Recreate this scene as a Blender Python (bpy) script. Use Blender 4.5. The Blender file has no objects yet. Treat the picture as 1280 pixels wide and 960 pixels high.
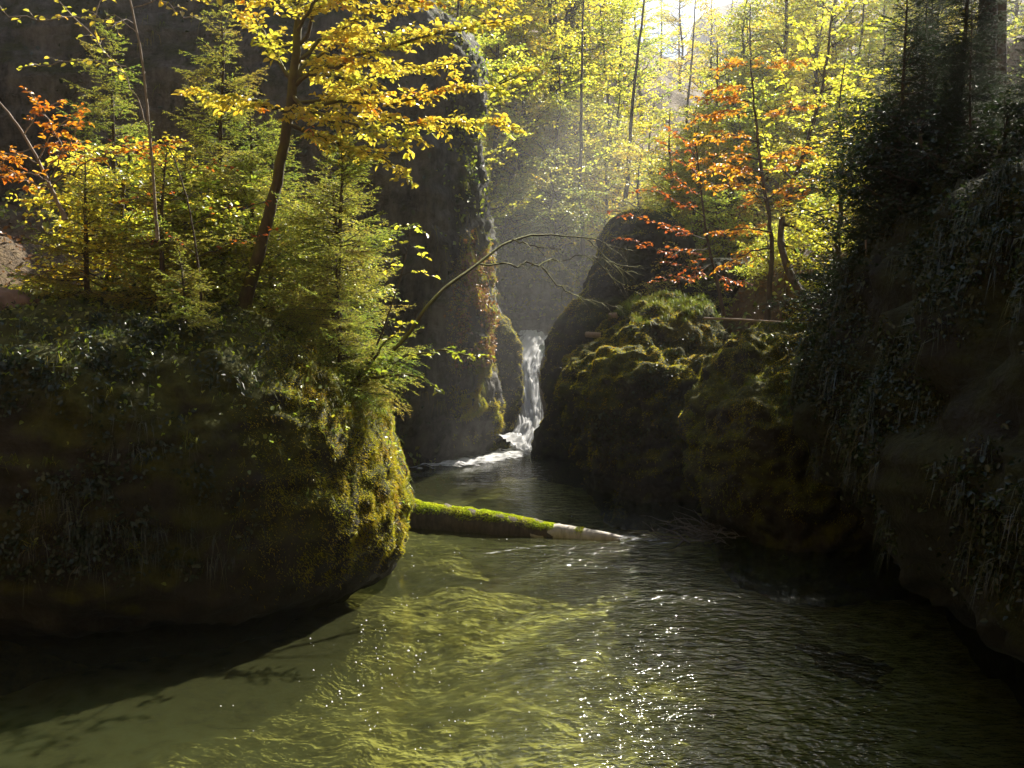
import bpy, math, random
import numpy as np
from mathutils import Vector

SEED = 11
rng = np.random.default_rng(SEED)
random.seed(SEED)
C = bpy.context.scene.collection
R = math.radians

# ------------------------------------------------------------------ camera model
CAM_H = 3.5
FPX = 1229.0
PITCH = math.atan(100 / FPX)


def at(px, py, Y):
    """point seen at photograph pixel (px, py), at distance Y along the gorge"""
    dx = (px - 640) / FPX
    dv = -(py - 480) / FPX
    d = np.array([dx, math.cos(PITCH) + dv * math.sin(PITCH), -math.sin(PITCH) + dv * math.cos(PITCH)])
    d *= Y / d[1]
    return np.array([d[0], d[1], d[2] + CAM_H])


SUN_EL, SUN_AZ = R(40), R(29)
SUN = np.array([math.sin(SUN_AZ) * math.cos(SUN_EL), math.cos(SUN_AZ) * math.cos(SUN_EL), math.sin(SUN_EL)])


# ------------------------------------------------------------------ noise
_G = np.array([[1, 1, 0], [-1, 1, 0], [1, -1, 0], [-1, -1, 0], [1, 0, 1], [-1, 0, 1], [1, 0, -1], [-1, 0, -1],
               [0, 1, 1], [0, -1, 1], [0, 1, -1], [0, -1, -1]], float)


def perlin(p):
    p = np.asarray(p, float)
    i = np.floor(p).astype(np.int64)
    f = p - i
    u = f * f * f * (f * (f * 6 - 15) + 10)
    out = 0
    for cx in (0, 1):
        for cy in (0, 1):
            for cz in (0, 1):
                a, b, c = i[:, 0] + cx, i[:, 1] + cy, i[:, 2] + cz
                h = (a * 374761393 + b * 668265263 + c * 1274126177) & 0x7FFFFFFF
                h = ((h ^ (h >> 13)) * 1103515245) & 0x7FFFFFFF
                h = (h ^ (h >> 16)) % 12
                g = _G[h]
                d = g[:, 0] * (f[:, 0] - cx) + g[:, 1] * (f[:, 1] - cy) + g[:, 2] * (f[:, 2] - cz)
                w = (u[:, 0] if cx else 1 - u[:, 0]) * (u[:, 1] if cy else 1 - u[:, 1]) * (u[:, 2] if cz else 1 - u[:, 2])
                out = out + d * w
    return out


def fbm(p, octaves=4, gain=0.5):
    p = np.asarray(p, float)
    s, a = 0, 1.0
    for k in range(octaves):
        s = s + a * perlin(p * 2 ** k + 17.3 * k)
        a *= gain
    return s


def norm(v):
    return v / np.maximum(np.linalg.norm(v, axis=-1, keepdims=True), 1e-9)


def smooth(a, b, x):
    t = np.clip((x - a) / (b - a), 0, 1)
    return t * t * (3 - 2 * t)


# ------------------------------------------------------------------ mesh collector
class MB:
    def __init__(self):
        self.v, self.f4, self.f3, self.n = [], [], [], 0

    def add(self, V, F):
        V = np.asarray(V, float).reshape(-1, 3)
        F = np.asarray(F, np.int64)
        if len(F):
            (self.f4 if F.shape[1] == 4 else self.f3).append(F + self.n)
        self.v.append(V)
        self.n += len(V)

    def verts(self):
        return np.concatenate(self.v) if self.v else np.zeros((0, 3))

    def mesh(self, name, mat, smooth_shade=False):
        V = self.verts()
        me = bpy.data.meshes.new(name)
        q = np.concatenate(self.f4) if self.f4 else np.zeros((0, 4), np.int64)
        t = np.concatenate(self.f3) if self.f3 else np.zeros((0, 3), np.int64)
        idx = np.concatenate([q.ravel(), t.ravel()]).astype(np.int32)
        st = np.concatenate([np.arange(len(q)) * 4, len(q) * 4 + np.arange(len(t)) * 3]).astype(np.int32)
        me.vertices.add(len(V))
        me.vertices.foreach_set('co', V.astype(np.float32).ravel())
        me.loops.add(len(idx))
        me.loops.foreach_set('vertex_index', idx)
        me.polygons.add(len(st))
        me.polygons.foreach_set('loop_start', st)
        if smooth_shade:
            me.polygons.foreach_set('use_smooth', np.ones(len(st), bool))
        me.update(calc_edges=True)
        me.validate()
        me.materials.append(mat)
        return me

    def build(self, name, mat, parent=None, smooth_shade=False):
        return link(name, self.mesh(name, mat, smooth_shade), parent)


def link(name, me, parent=None):
    o = bpy.data.objects.new(name, me)
    C.objects.link(o)
    if parent is not None:
        o.parent = parent
    return o


def tag(o, label=None, cat=None, group=None, kind=None):
    if label: o['label'] = label
    if cat: o['category'] = cat
    if group: o['group'] = group
    if kind: o['kind'] = kind
    return o


def empty(name, loc=(0, 0, 0), rz=0.0, sc=1.0):
    o = bpy.data.objects.new(name, None)
    C.objects.link(o)
    o.location = loc
    o.rotation_euler = (0, 0, rz)
    o.scale = (sc, sc, sc)
    o.empty_display_size = 0.2
    return o


def copy_tree(root, loc, rz=0.0, sc=1.0, label=None, tilt=(0, 0)):
    r = root.copy()
    C.objects.link(r)
    r.location = loc
    r.rotation_euler = (tilt[0], tilt[1], rz)
    r.scale = (sc, sc, sc) if not hasattr(sc, '__len__') else sc
    if label: r['label'] = label
    for ch in list(root.children):
        c = ch.copy()
        C.objects.link(c)
        c.parent = r
    return r


# ------------------------------------------------------------------ batch shapes
def tubes(mb, P, Rad, S=5):
    """P [T,K,3] polylines, Rad [T,K]"""
    P = np.asarray(P, float)
    if P.ndim == 2:
        P = P[None]
        Rad = np.asarray(Rad, float)[None]
    T, K, _ = P.shape
    tan = np.empty_like(P)
    tan[:, 1:-1] = P[:, 2:] - P[:, :-2]
    tan[:, 0] = P[:, 1] - P[:, 0]
    tan[:, -1] = P[:, -1] - P[:, -2]
    tan = norm(tan)
    ref = np.where(np.abs(tan[:, :1, 2:3]) > 0.8, np.array([1.0, 0, 0]), np.array([0, 0, 1.0]))
    a = norm(np.cross(tan, ref))
    b = np.cross(tan, a)
    ang = np.arange(S) * 2 * math.pi / S
    V = P[:, :, None] + Rad[:, :, None, None] * (a[:, :, None] * np.cos(ang)[None, None, :, None] + b[:, :, None] * np.sin(ang)[None, None, :, None])
    base = (np.arange(T) * K * S)[:, None, None]
    k = (np.arange(K - 1) * S)[None, :, None]
    s = np.arange(S)[None, None, :]
    s2 = (np.arange(S) + 1) % S
    s2 = s2[None, None, :]
    F = np.stack([base + k + s, base + k + s2, base + k + S + s2, base + k + S + s], -1).reshape(-1, 4)
    mb.add(V.reshape(-1, 3), F)


def leaves(mb, P, D, Nn, L, W, fold=0.25, shape='oval'):
    """one leaf per row; D direction, Nn normal, L length, W width"""
    D = norm(D)
    S = norm(np.cross(D, Nn))
    U = np.cross(S, D)
    L = np.broadcast_to(np.asarray(L, float), (len(P),))[:, None]
    W = np.broadcast_to(np.asarray(W, float), (len(P),))[:, None]
    n = len(P)
    if shape == 'diamond':
        lift = U * W * fold
        V = np.stack([P, P + D * L * .45 + S * W * .5 + lift, P + D * L, P + D * L * .45 - S * W * .5 + lift], 1)
        b = np.arange(n)[:, None] * 4
        F = np.concatenate([b + [0, 1, 2], b + [0, 2, 3]])
        mb.add(V, F)
    else:
        lift = U * W * fold
        drp = U * L * rng.uniform(-.25, .1, (n, 1))
        V = np.stack([P, P + D * L * .3 + S * W * .48 + lift, P + D * L * .7 + S * W * .38 + lift + drp * .5, P + D * L + drp,
                      P + D * L * .7 - S * W * .38 + lift + drp * .5, P + D * L * .3 - S * W * .48 + lift], 1)
        b = np.arange(n)[:, None] * 6
        F = np.concatenate([b + [0, 1, 2, 3], b + [0, 3, 4, 5]])
        mb.add(V, F)


def blades(mb, P, D, L, W, droop=0.5):
    """grass or moss blades: two bent quads each"""
    n = len(P)
    D = norm(D)
    rnd = rng.normal(size=(n, 3))
    S = norm(np.cross(D, rnd))
    L = np.broadcast_to(np.asarray(L, float), (n,))[:, None]
    W = np.broadcast_to(np.asarray(W, float), (n,))[:, None]
    dn = np.array([0, 0, -1.0])
    m = P + D * L * .5 + dn * L * droop * .15
    t = P + D * L * .85 + dn * L * droop * .7
    V = np.stack([P - S * W * .5, P + S * W * .5, m + S * W * .4, m - S * W * .4, t], 1)
    b = np.arange(n)[:, None] * 5
    mb.add(V, b + [0, 1, 2, 3])
    mb.f3.append(b + [3, 2, 4] + mb.n - len(V) * 5)


# ------------------------------------------------------------------ materials
def new_mat(name):
    m = bpy.data.materials.new(name)
    m.use_nodes = True
    nt = m.node_tree
    nt.nodes.clear()
    return m, nt, nt.nodes, nt.links


def nd(nt, typ, **kw):
    n = nt.nodes.new(typ)
    for k, v in kw.items():
        if k.startswith('i_'):
            n.inputs[k[2:].replace('_', ' ')].default_value = v
        else:
            setattr(n, k, v)
    return n


def ramp(nt, stops, interp='LINEAR'):
    n = nt.nodes.new('ShaderNodeValToRGB')
    cr = n.color_ramp
    cr.interpolation = interp
    while len(cr.elements) > 1:
        cr.elements.remove(cr.elements[-1])
    cr.elements[0].position = stops[0][0]
    cr.elements[0].color = (*stops[0][1], 1)
    for p, c in stops[1:]:
        e = cr.elements.new(p)
        e.color = (*c, 1)
    return n


def math_n(nt, op, a, b=None, c=None, clamp=False):
    n = nt.nodes.new('ShaderNodeMath')
    n.operation = op
    n.use_clamp = clamp
    for i, x in enumerate((a, b, c)):
        if x is None: continue
        if isinstance(x, (int, float)): n.inputs[i].default_value = x
        else: nt.links.new(x, n.inputs[i])
    return n.outputs[0]


def noise_n(nt, scale, detail=4, rough=.55, coord=None, vec=None):
    if vec is None:
        tc = nt.nodes.new('ShaderNodeTexCoord')
        vec = tc.outputs[coord or 'Object']
    n = nt.nodes.new('ShaderNodeTexNoise')
    n.inputs['Scale'].default_value = scale
    n.inputs['Detail'].default_value = detail
    n.inputs['Roughness'].default_value = rough
    nt.links.new(vec, n.inputs['Vector'])
    return n.outputs['Fac']


def leaf_mat(name, stops, trans=.55, nscale=1.2, wi=.55, wn=.5, wo=.25, gloss=.06, bright=1.25):
    m, nt, N, Lk = new_mat(name)
    geo = N.new('ShaderNodeNewGeometry')
    oi = N.new('ShaderNodeObjectInfo')
    ns = noise_n(nt, nscale, 2)
    f = math_n(nt, 'MULTIPLY', geo.outputs['Random Per Island'], wi)
    f = math_n(nt, 'MULTIPLY_ADD', math_n(nt, 'MULTIPLY_ADD', ns, 3.0, -1.0), wn, f)
    f = math_n(nt, 'MULTIPLY_ADD', oi.outputs['Random'], wo, f)
    f = math_n(nt, 'SUBTRACT', f, (wi + wn + wo - 1) / 2 if wi + wn + wo > 1 else 0, clamp=True)
    cr = ramp(nt, stops)
    Lk.new(f, cr.inputs[0])
    d = N.new('ShaderNodeBsdfDiffuse')
    Lk.new(cr.outputs[0], d.inputs[0])
    t = N.new('ShaderNodeBsdfTranslucent')
    mul = N.new('ShaderNodeMix')
    mul.data_type = 'RGBA'
    mul.blend_type = 'MULTIPLY'
    mul.inputs[0].default_value = 1
    Lk.new(cr.outputs[0], mul.inputs[6])
    mul.inputs[7].default_value = (bright, bright * .96, bright * .7, 1)
    Lk.new(mul.outputs[2], t.inputs[0])
    mx = N.new('ShaderNodeMixShader')
    mx.inputs[0].default_value = trans
    Lk.new(d.outputs[0], mx.inputs[1])
    Lk.new(t.outputs[0], mx.inputs[2])
    g = N.new('ShaderNodeBsdfGlossy')
    g.inputs['Roughness'].default_value = .38
    g.inputs['Color'].default_value = (.9, .9, .9, 1)
    mx2 = N.new('ShaderNodeMixShader')
    mx2.inputs[0].default_value = gloss
    Lk.new(mx.outputs[0], mx2.inputs[1])
    Lk.new(g.outputs[0], mx2.inputs[2])
    o = N.new('ShaderNodeOutputMaterial')
    Lk.new(mx2.outputs[0], o.inputs['Surface'])
    return m


def bark_mat(name, c1, c2, moss=None, scale=14):
    m, nt, N, Lk = new_mat(name)
    tc = N.new('ShaderNodeTexCoord')
    mp = N.new('ShaderNodeMapping')
    mp.inputs['Scale'].default_value = (1, 1, .3)
    Lk.new(tc.outputs['Object'], mp.inputs['Vector'])
    ns = noise_n(nt, scale, 5, .65, vec=mp.outputs[0])
    cr = ramp(nt, [(.3, c1), (.7, c2)])
    Lk.new(ns, cr.inputs[0])
    col = cr.outputs[0]
    if moss:
        geo = N.new('ShaderNodeNewGeometry')
        sep = N.new('ShaderNodeSeparateXYZ')
        Lk.new(geo.outputs['Normal'], sep.inputs[0])
        n2 = noise_n(nt, 3.0, 4)
        f = math_n(nt, 'MULTIPLY_ADD', sep.outputs[2], .7, math_n(nt, 'MULTIPLY_ADD', n2, 2.4, -1.0), clamp=True)
        mx = N.new('ShaderNodeMix')
        mx.data_type = 'RGBA'
        Lk.new(f, mx.inputs[0])
        Lk.new(col, mx.inputs[6])
        mx.inputs[7].default_value = (*moss, 1)
        col = mx.outputs[2]
    p = N.new('ShaderNodeBsdfPrincipled')
    p.inputs['Roughness'].default_value = .85
    Lk.new(col, p.inputs['Base Color'])
    b = N.new('ShaderNodeBump')
    b.inputs['Strength'].default_value = .6
    b.inputs['Distance'].default_value = .02
    Lk.new(ns, b.inputs['Height'])
    Lk.new(b.outputs[0], p.inputs['Normal'])
    o = N.new('ShaderNodeOutputMaterial')
    Lk.new(p.outputs[0], o.inputs['Surface'])
    return m


def rock_mat(name, dark, light, moss, moss_amt=.3, wet=.85):
    m, nt, N, Lk = new_mat(name)
    tc = N.new('ShaderNodeTexCoord')
    n1 = noise_n(nt, 1.1, 6, .6)
    mp = N.new('ShaderNodeMapping')
    mp.inputs['Scale'].default_value = (1, 1, .25)
    Lk.new(tc.outputs['Object'], mp.inputs['Vector'])
    n2 = noise_n(nt, 4.5, 5, .65, vec=mp.outputs[0])
    vor = N.new('ShaderNodeTexVoronoi')
    vor.inputs['Scale'].default_value = 16
    Lk.new(tc.outputs['Object'], vor.inputs['Vector'])
    fac = math_n(nt, 'MULTIPLY_ADD', n2, .55, math_n(nt, 'MULTIPLY', n1, .5))
    cr = ramp(nt, [(.4, dark), (.52, tuple((a + b) / 2 for a, b in zip(dark, light))), (.66, light)])
    Lk.new(fac, cr.inputs[0])
    # moss grows on faces turned upward and in patches
    geo = N.new('ShaderNodeNewGeometry')
    sep = N.new('ShaderNodeSeparateXYZ')
    Lk.new(geo.outputs['Normal'], sep.inputs[0])
    n3 = noise_n(nt, 1.7, 6, .6)
    mf = math_n(nt, 'MULTIPLY_ADD', sep.outputs[2], .9, math_n(nt, 'MULTIPLY_ADD', n3, 3.2, -1.6 + moss_amt))
    mf = math_n(nt, 'MULTIPLY', mf, 1.6, clamp=True)
    n4 = noise_n(nt, 9, 4)
    mc = ramp(nt, [(.35, tuple(x * .55 for x in moss)), (.65, moss)])
    Lk.new(n4, mc.inputs[0])
    mx = N.new('ShaderNodeMix')
    mx.data_type = 'RGBA'
    Lk.new(mf, mx.inputs[0])
    Lk.new(cr.outputs[0], mx.inputs[6])
    Lk.new(mc.outputs[0], mx.inputs[7])
    p = N.new('ShaderNodeBsdfPrincipled')
    Lk.new(mx.outputs[2], p.inputs['Base Color'])
    rr = math_n(nt, 'MULTIPLY_ADD', mf, .1, wet, clamp=True)
    p.inputs['Specular IOR Level'].default_value = .3
    Lk.new(rr, p.inputs['Roughness'])
    h = math_n(nt, 'MULTIPLY_ADD', vor.outputs['Distance'], .35, noise_n(nt, 8, 6, .7))
    b = N.new('ShaderNodeBump')
    b.inputs['Strength'].default_value = .8
    b.inputs['Distance'].default_value = .05
    Lk.new(h, b.inputs['Height'])
    Lk.new(b.outputs[0], p.inputs['Normal'])
    o = N.new('ShaderNodeOutputMaterial')
    Lk.new(p.outputs[0], o.inputs['Surface'])
    return m


M = {}
YEL = [(0, (.42, .13, .01)), (.09, (.56, .28, .02)), (.24, (.62, .46, .05)), (.65, (.57, .49, .07)), (1, (.38, .41, .05))]
ORA = [(0, (.36, .08, .01)), (.25, (.52, .17, .015)), (.55, (.60, .29, .025)), (.82, (.60, .40, .04)), (1, (.44, .36, .05))]
RED = [(0, (.22, .05, .02)), (.4, (.40, .10, .02)), (.75, (.52, .18, .02)), (1, (.54, .30, .03))]
YGR = [(0, (.58, .38, .03)), (.18, (.58, .49, .05)), (.5, (.50, .51, .06)), (.78, (.36, .44, .05)), (1, (.20, .30, .04))]
GRN = [(0, (.40, .36, .04)), (.3, (.28, .33, .035)), (.7, (.16, .24, .03)), (1, (.08, .14, .025))]
DKG = [(0, (.045, .06, .02)), (.5, (.025, .045, .018)), (1, (.018, .032, .014))]
M['yellow'] = leaf_mat('leaf_yellow', YEL, wi=.6, wn=.75, nscale=1.6)
M['orange'] = leaf_mat('leaf_orange', ORA, wn=.35)
M['red'] = leaf_mat('leaf_red', RED)
M['yellowgreen'] = leaf_mat('leaf_yellow_green', YGR, nscale=.35, wo=.5, trans=.62, bright=1.5)
M['shrubleaf'] = leaf_mat('leaf_shrub', [(0, (.42, .28, .05)), (.3, (.42, .38, .07)), (.7, (.28, .33, .07)), (1, (.14, .21, .05))], nscale=.6, wo=.5, trans=.6, bright=1.4)
M['green'] = leaf_mat('leaf_green', GRN, nscale=1.5)
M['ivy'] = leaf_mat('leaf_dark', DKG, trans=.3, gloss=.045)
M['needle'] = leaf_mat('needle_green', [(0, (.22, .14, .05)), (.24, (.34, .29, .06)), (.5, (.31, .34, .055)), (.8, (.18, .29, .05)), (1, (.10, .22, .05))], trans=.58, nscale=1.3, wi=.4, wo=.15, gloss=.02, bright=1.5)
M['needle_shaded'] = leaf_mat('needle_shaded', [(0, (.05, .05, .025)), (.4, (.03, .055, .025)), (1, (.025, .05, .028))], trans=.35, nscale=.9, wi=.4, wo=.15, gloss=.04, bright=1.2)  # darker copy of the spruce needles, shade put into the colour
M['needle_far'] = leaf_mat('needle_far', [(0, (.04, .06, .025)), (1, (.03, .05, .025))], trans=.35, nscale=.3)
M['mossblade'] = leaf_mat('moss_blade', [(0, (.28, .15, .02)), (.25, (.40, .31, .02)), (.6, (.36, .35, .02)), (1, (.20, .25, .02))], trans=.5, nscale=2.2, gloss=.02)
M['moss_shaded'] = leaf_mat('moss_shaded', [(0, (.09, .06, .012)), (.4, (.09, .085, .012)), (1, (.04, .055, .01))], trans=.4, nscale=1.6, gloss=.02)  # moss for shaded faces, the shade painted into a darker tone
M['grass_shaded'] = leaf_mat('grass_shaded', [(0, (.10, .08, .03)), (.5, (.06, .07, .018)), (1, (.03, .05, .012))], trans=.4, nscale=1.6)  # same grass with shade painted in, for the unlit rock faces
M['grass'] = leaf_mat('grass_blade', [(0, (.26, .20, .05)), (.3, (.20, .21, .03)), (.7, (.13, .17, .02)), (1, (.07, .11, .02))], trans=.5, nscale=1.6, gloss=.015)
M['moss_green'] = leaf_mat('moss_green', [(0, (.44, .42, .03)), (.5, (.42, .50, .03)), (1, (.28, .42, .03))], trans=.5, nscale=3, gloss=.015)
M['litter'] = leaf_mat('leaf_litter', [(0, (.12, .05, .02)), (.5, (.24, .11, .03)), (1, (.36, .22, .06))], trans=.25)
M['bark'] = bark_mat('bark_brown', (.035, .026, .018), (.11, .085, .06))
M['bark_grey'] = bark_mat('bark_grey', (.06, .055, .05), (.17, .15, .13))
M['bark_pale'] = bark_mat('bark_pale', (.16, .13, .11), (.34, .29, .24))
M['bark_moss'] = bark_mat('bark_mossy', (.04, .03, .02), (.12, .09, .05), moss=(.17, .18, .025))
M['rock'] = rock_mat('rock_dark', (.010, .0095, .008), (.048, .044, .037), (.045, .05, .012), .0)
M['rock_shaded'] = rock_mat('rock_shaded', (.008, .008, .007), (.026, .025, .023), (.03, .034, .01), .15)  # rock darkened for the right wall, its shade is in the colour
M['rock_wall'] = rock_mat('rock_wall', (.016, .015, .013), (.14, .135, .12), (.045, .05, .012), -.15)
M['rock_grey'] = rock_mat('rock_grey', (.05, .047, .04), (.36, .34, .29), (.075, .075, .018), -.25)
M['rock_moss'] = rock_mat('rock_mossy', (.012, .011, .009), (.045, .04, .03), (.075, .08, .014), .15)


def ground_mat():
    m, nt, N, Lk = new_mat('forest_floor')
    n1 = noise_n(nt, .6, 6, .65)
    n2 = noise_n(nt, 7, 5, .7)
    f = math_n(nt, 'MULTIPLY_ADD', n2, .6, math_n(nt, 'MULTIPLY', n1, .45))
    cr = ramp(nt, [(.36, (.03, .024, .015)), (.48, (.10, .065, .03)), (.56, (.15, .10, .045)), (.64, (.09, .09, .025)), (.75, (.17, .14, .06))])
    Lk.new(f, cr.inputs[0])
    p = N.new('ShaderNodeBsdfPrincipled')
    p.inputs['Roughness'].default_value = .95
    Lk.new(cr.outputs[0], p.inputs['Base Color'])
    b = N.new('ShaderNodeBump')
    b.inputs['Strength'].default_value = .8
    b.inputs['Distance'].default_value = .15
    Lk.new(n2, b.inputs['Height'])
    Lk.new(b.outputs[0], p.inputs['Normal'])
    o = N.new('ShaderNodeOutputMaterial')
    Lk.new(p.outputs[0], o.inputs['Surface'])
    return m


def bed_mat():
    m, nt, N, Lk = new_mat('river_bed')
    tc = N.new('ShaderNodeTexCoord')
    n1 = noise_n(nt, .8, 5, .6)
    vor = N.new('ShaderNodeTexVoronoi')
    vor.inputs['Scale'].default_value = 3.8
    Lk.new(tc.outputs['Object'], vor.inputs['Vector'])
    n2 = noise_n(nt, 5, 5, .7)
    f = math_n(nt, 'MULTIPLY_ADD', n2, .55, math_n(nt, 'MULTIPLY', n1, .5))
    f = math_n(nt, 'MULTIPLY_ADD', vor.outputs['Distance'], .30, math_n(nt, 'SUBTRACT', f, .10))
    cr = ramp(nt, [(.36, (.10, .085, .03)), (.46, (.25, .21, .07)), (.56, (.41, .35, .13)), (.70, (.52, .46, .22))])
    Lk.new(f, cr.inputs[0])
    p = N.new('ShaderNodeBsdfPrincipled')
    p.inputs['Roughness'].default_value = .9
    Lk.new(cr.outputs[0], p.inputs['Base Color'])
    o = N.new('ShaderNodeOutputMaterial')
    Lk.new(p.outputs[0], o.inputs['Surface'])
    return m


def water_mat(name, ripple=1.0, murk=.25, tint=(.76, .82, .55)):
    m, nt, N, Lk = new_mat(name)
    tc = N.new('ShaderNodeTexCoord')
    mp = N.new('ShaderNodeMapping')
    mp.inputs['Scale'].default_value = (1.0, 1.7, 1)
    mp.inputs['Rotation'].default_value = (0, 0, R(-14))
    Lk.new(tc.outputs['Object'], mp.inputs['Vector'])
    wv = noise_n(nt, 2.6, 3, .5, vec=mp.outputs[0])
    w2 = noise_n(nt, 4.2, 3, .5, vec=mp.outputs[0])
    w3 = noise_n(nt, 12.0, 2, .5, vec=mp.outputs[0])
    # calm and ruffled patches
    pt = noise_n(nt, .35, 2)
    pa = math_n(nt, 'MULTIPLY_ADD', pt, 3.0, -1.0, clamp=True)
    sx = N.new('ShaderNodeSeparateXYZ')
    Lk.new(tc.outputs['Object'], sx.inputs[0])
    mr = N.new('ShaderNodeMapRange')                    # the current runs right of the middle
    mr.inputs['From Min'].default_value = -1.6
    mr.inputs['From Max'].default_value = 2.2
    mr.inputs['To Min'].default_value = .015
    mr.inputs['To Max'].default_value = 1.2
    mr.interpolation_type = 'SMOOTHERSTEP'
    Lk.new(math_n(nt, 'MULTIPLY_ADD', noise_n(nt, .5, 3), 3.0, math_n(nt, 'SUBTRACT', sx.outputs[0], 1.5)), mr.inputs['Value'])
    pa = math_n(nt, 'MULTIPLY', math_n(nt, 'ADD', pa, .25), mr.outputs[0])
    h = math_n(nt, 'MULTIPLY', wv, math_n(nt, 'MULTIPLY_ADD', pa, .22, .012))
    h = math_n(nt, 'MULTIPLY_ADD', w2, math_n(nt, 'MULTIPLY_ADD', pa, .80, .035), h)
    h = math_n(nt, 'MULTIPLY_ADD', w3, math_n(nt, 'MULTIPLY_ADD', pa, .28, .022), h)
    b = N.new('ShaderNodeBump')
    b.inputs['Strength'].default_value = 1.0
    b.inputs['Distance'].default_value = .085 * ripple
    Lk.new(h, b.inputs['Height'])
    tr = N.new('ShaderNodeBsdfTransparent')
    tr.inputs[0].default_value = (*tint, 1)
    df = N.new('ShaderNodeBsdfDiffuse')
    df.inputs[0].default_value = (.10, .108, .045, 1)
    mu = N.new('ShaderNodeMixShader')
    mu.inputs[0].default_value = murk
    Lk.new(tr.outputs[0], mu.inputs[1])
    Lk.new(df.outputs[0], mu.inputs[2])
    gl = N.new('ShaderNodeBsdfGlossy')
    gl.inputs['Roughness'].default_value = .09
    gl.inputs['Color'].default_value = (1, 1, 1, 1)
    Lk.new(b.outputs[0], gl.inputs['Normal'])
    fr = N.new('ShaderNodeFresnel')
    fr.inputs['IOR'].default_value = 1.33
    Lk.new(b.outputs[0], fr.inputs['Normal'])
    mx = N.new('ShaderNodeMixShader')
    Lk.new(fr.outputs[0], mx.inputs[0])
    Lk.new(mu.outputs[0], mx.inputs[1])
    Lk.new(gl.outputs[0], mx.inputs[2])
    o = N.new('ShaderNodeOutputMaterial')
    Lk.new(mx.outputs[0], o.inputs['Surface'])
    return m


def foam_mat(name, lo=.45, hi=.62, scale=(5, 14, 5), rot=0.0, flow=False):
    m, nt, N, Lk = new_mat(name)
    tc = N.new('ShaderNodeTexCoord')
    mp = N.new('ShaderNodeMapping')
    mp.inputs['Scale'].default_value = scale
    mp.inputs['Rotation'].default_value = (0, 0, rot)
    if flow:
        fl = N.new('ShaderNodeAttribute')
        fl.attribute_name = 'flow'
        Lk.new(fl.outputs['Vector'], mp.inputs['Vector'])
    else:
        Lk.new(tc.outputs['Object'], mp.inputs['Vector'])
    ns = noise_n(nt, 1, 5, .65, vec=mp.outputs[0])
    at_ = N.new('ShaderNodeAttribute')
    at_.attribute_name = 'edge'
    f = math_n(nt, 'ADD', ns, math_n(nt, 'MULTIPLY_ADD', at_.outputs['Fac'], .5, -.35))
    cr = ramp(nt, [(lo, (0, 0, 0)), (hi, (1, 1, 1))])
    Lk.new(f, cr.inputs[0])
    d = N.new('ShaderNodeBsdfDiffuse')
    d.inputs[0].default_value = (.90, .91, .92, 1)
    tl = N.new('ShaderNodeBsdfTranslucent')
    tl.inputs[0].default_value = (.90, .91, .92, 1)
    dm = N.new('ShaderNodeMixShader')
    dm.inputs[0].default_value = .45
    Lk.new(d.outputs[0], dm.inputs[1])
    Lk.new(tl.outputs[0], dm.inputs[2])
    tr = N.new('ShaderNodeBsdfTransparent')
    mx = N.new('ShaderNodeMixShader')
    Lk.new(cr.outputs[0], mx.inputs[0])
    Lk.new(tr.outputs[0], mx.inputs[1])
    Lk.new(dm.outputs[0], mx.inputs[2])
    o = N.new('ShaderNodeOutputMaterial')
    Lk.new(mx.outputs[0], o.inputs['Surface'])
    return m


def plain_mat(name, col, rough=.8):
    m, nt, N, Lk = new_mat(name)
    n1 = noise_n(nt, 20, 4)
    cr = ramp(nt, [(.3, tuple(c * .7 for c in col)), (.7, col)])
    Lk.new(n1, cr.inputs[0])
    p = N.new('ShaderNodeBsdfPrincipled')
    p.inputs['Roughness'].default_value = rough
    Lk.new(cr.outputs[0], p.inputs['Base Color'])
    o = N.new('ShaderNodeOutputMaterial')
    Lk.new(p.outputs[0], o.inputs['Surface'])
    return m


def volume_mat(name, dens, aniso, col=(1, 1, 1)):
    m, nt, N, Lk = new_mat(name)
    v = N.new('ShaderNodeVolumePrincipled')
    v.inputs['Density'].default_value = dens
    v.inputs['Anisotropy'].default_value = aniso
    v.inputs['Color'].default_value = (*col, 1)
    o = N.new('ShaderNodeOutputMaterial')
    Lk.new(v.outputs[0], o.inputs['Volume'])
    return m


M['ground'] = ground_mat()
M['bed'] = bed_mat()
M['water'] = water_mat('water', 1.15, .17)
M['upper_water'] = water_mat('upper_water', .8, .3, (.6, .7, .55))
M['foam'] = foam_mat('foam')
M['fall'] = foam_mat('falling_water', .30, .50, (13, 1.6, 1), 0, True)
M['fleck'] = plain_mat('white_fleck', (.8, .8, .78))
M['wood_cut'] = plain_mat('weathered_wood', (.30, .22, .14))


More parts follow.
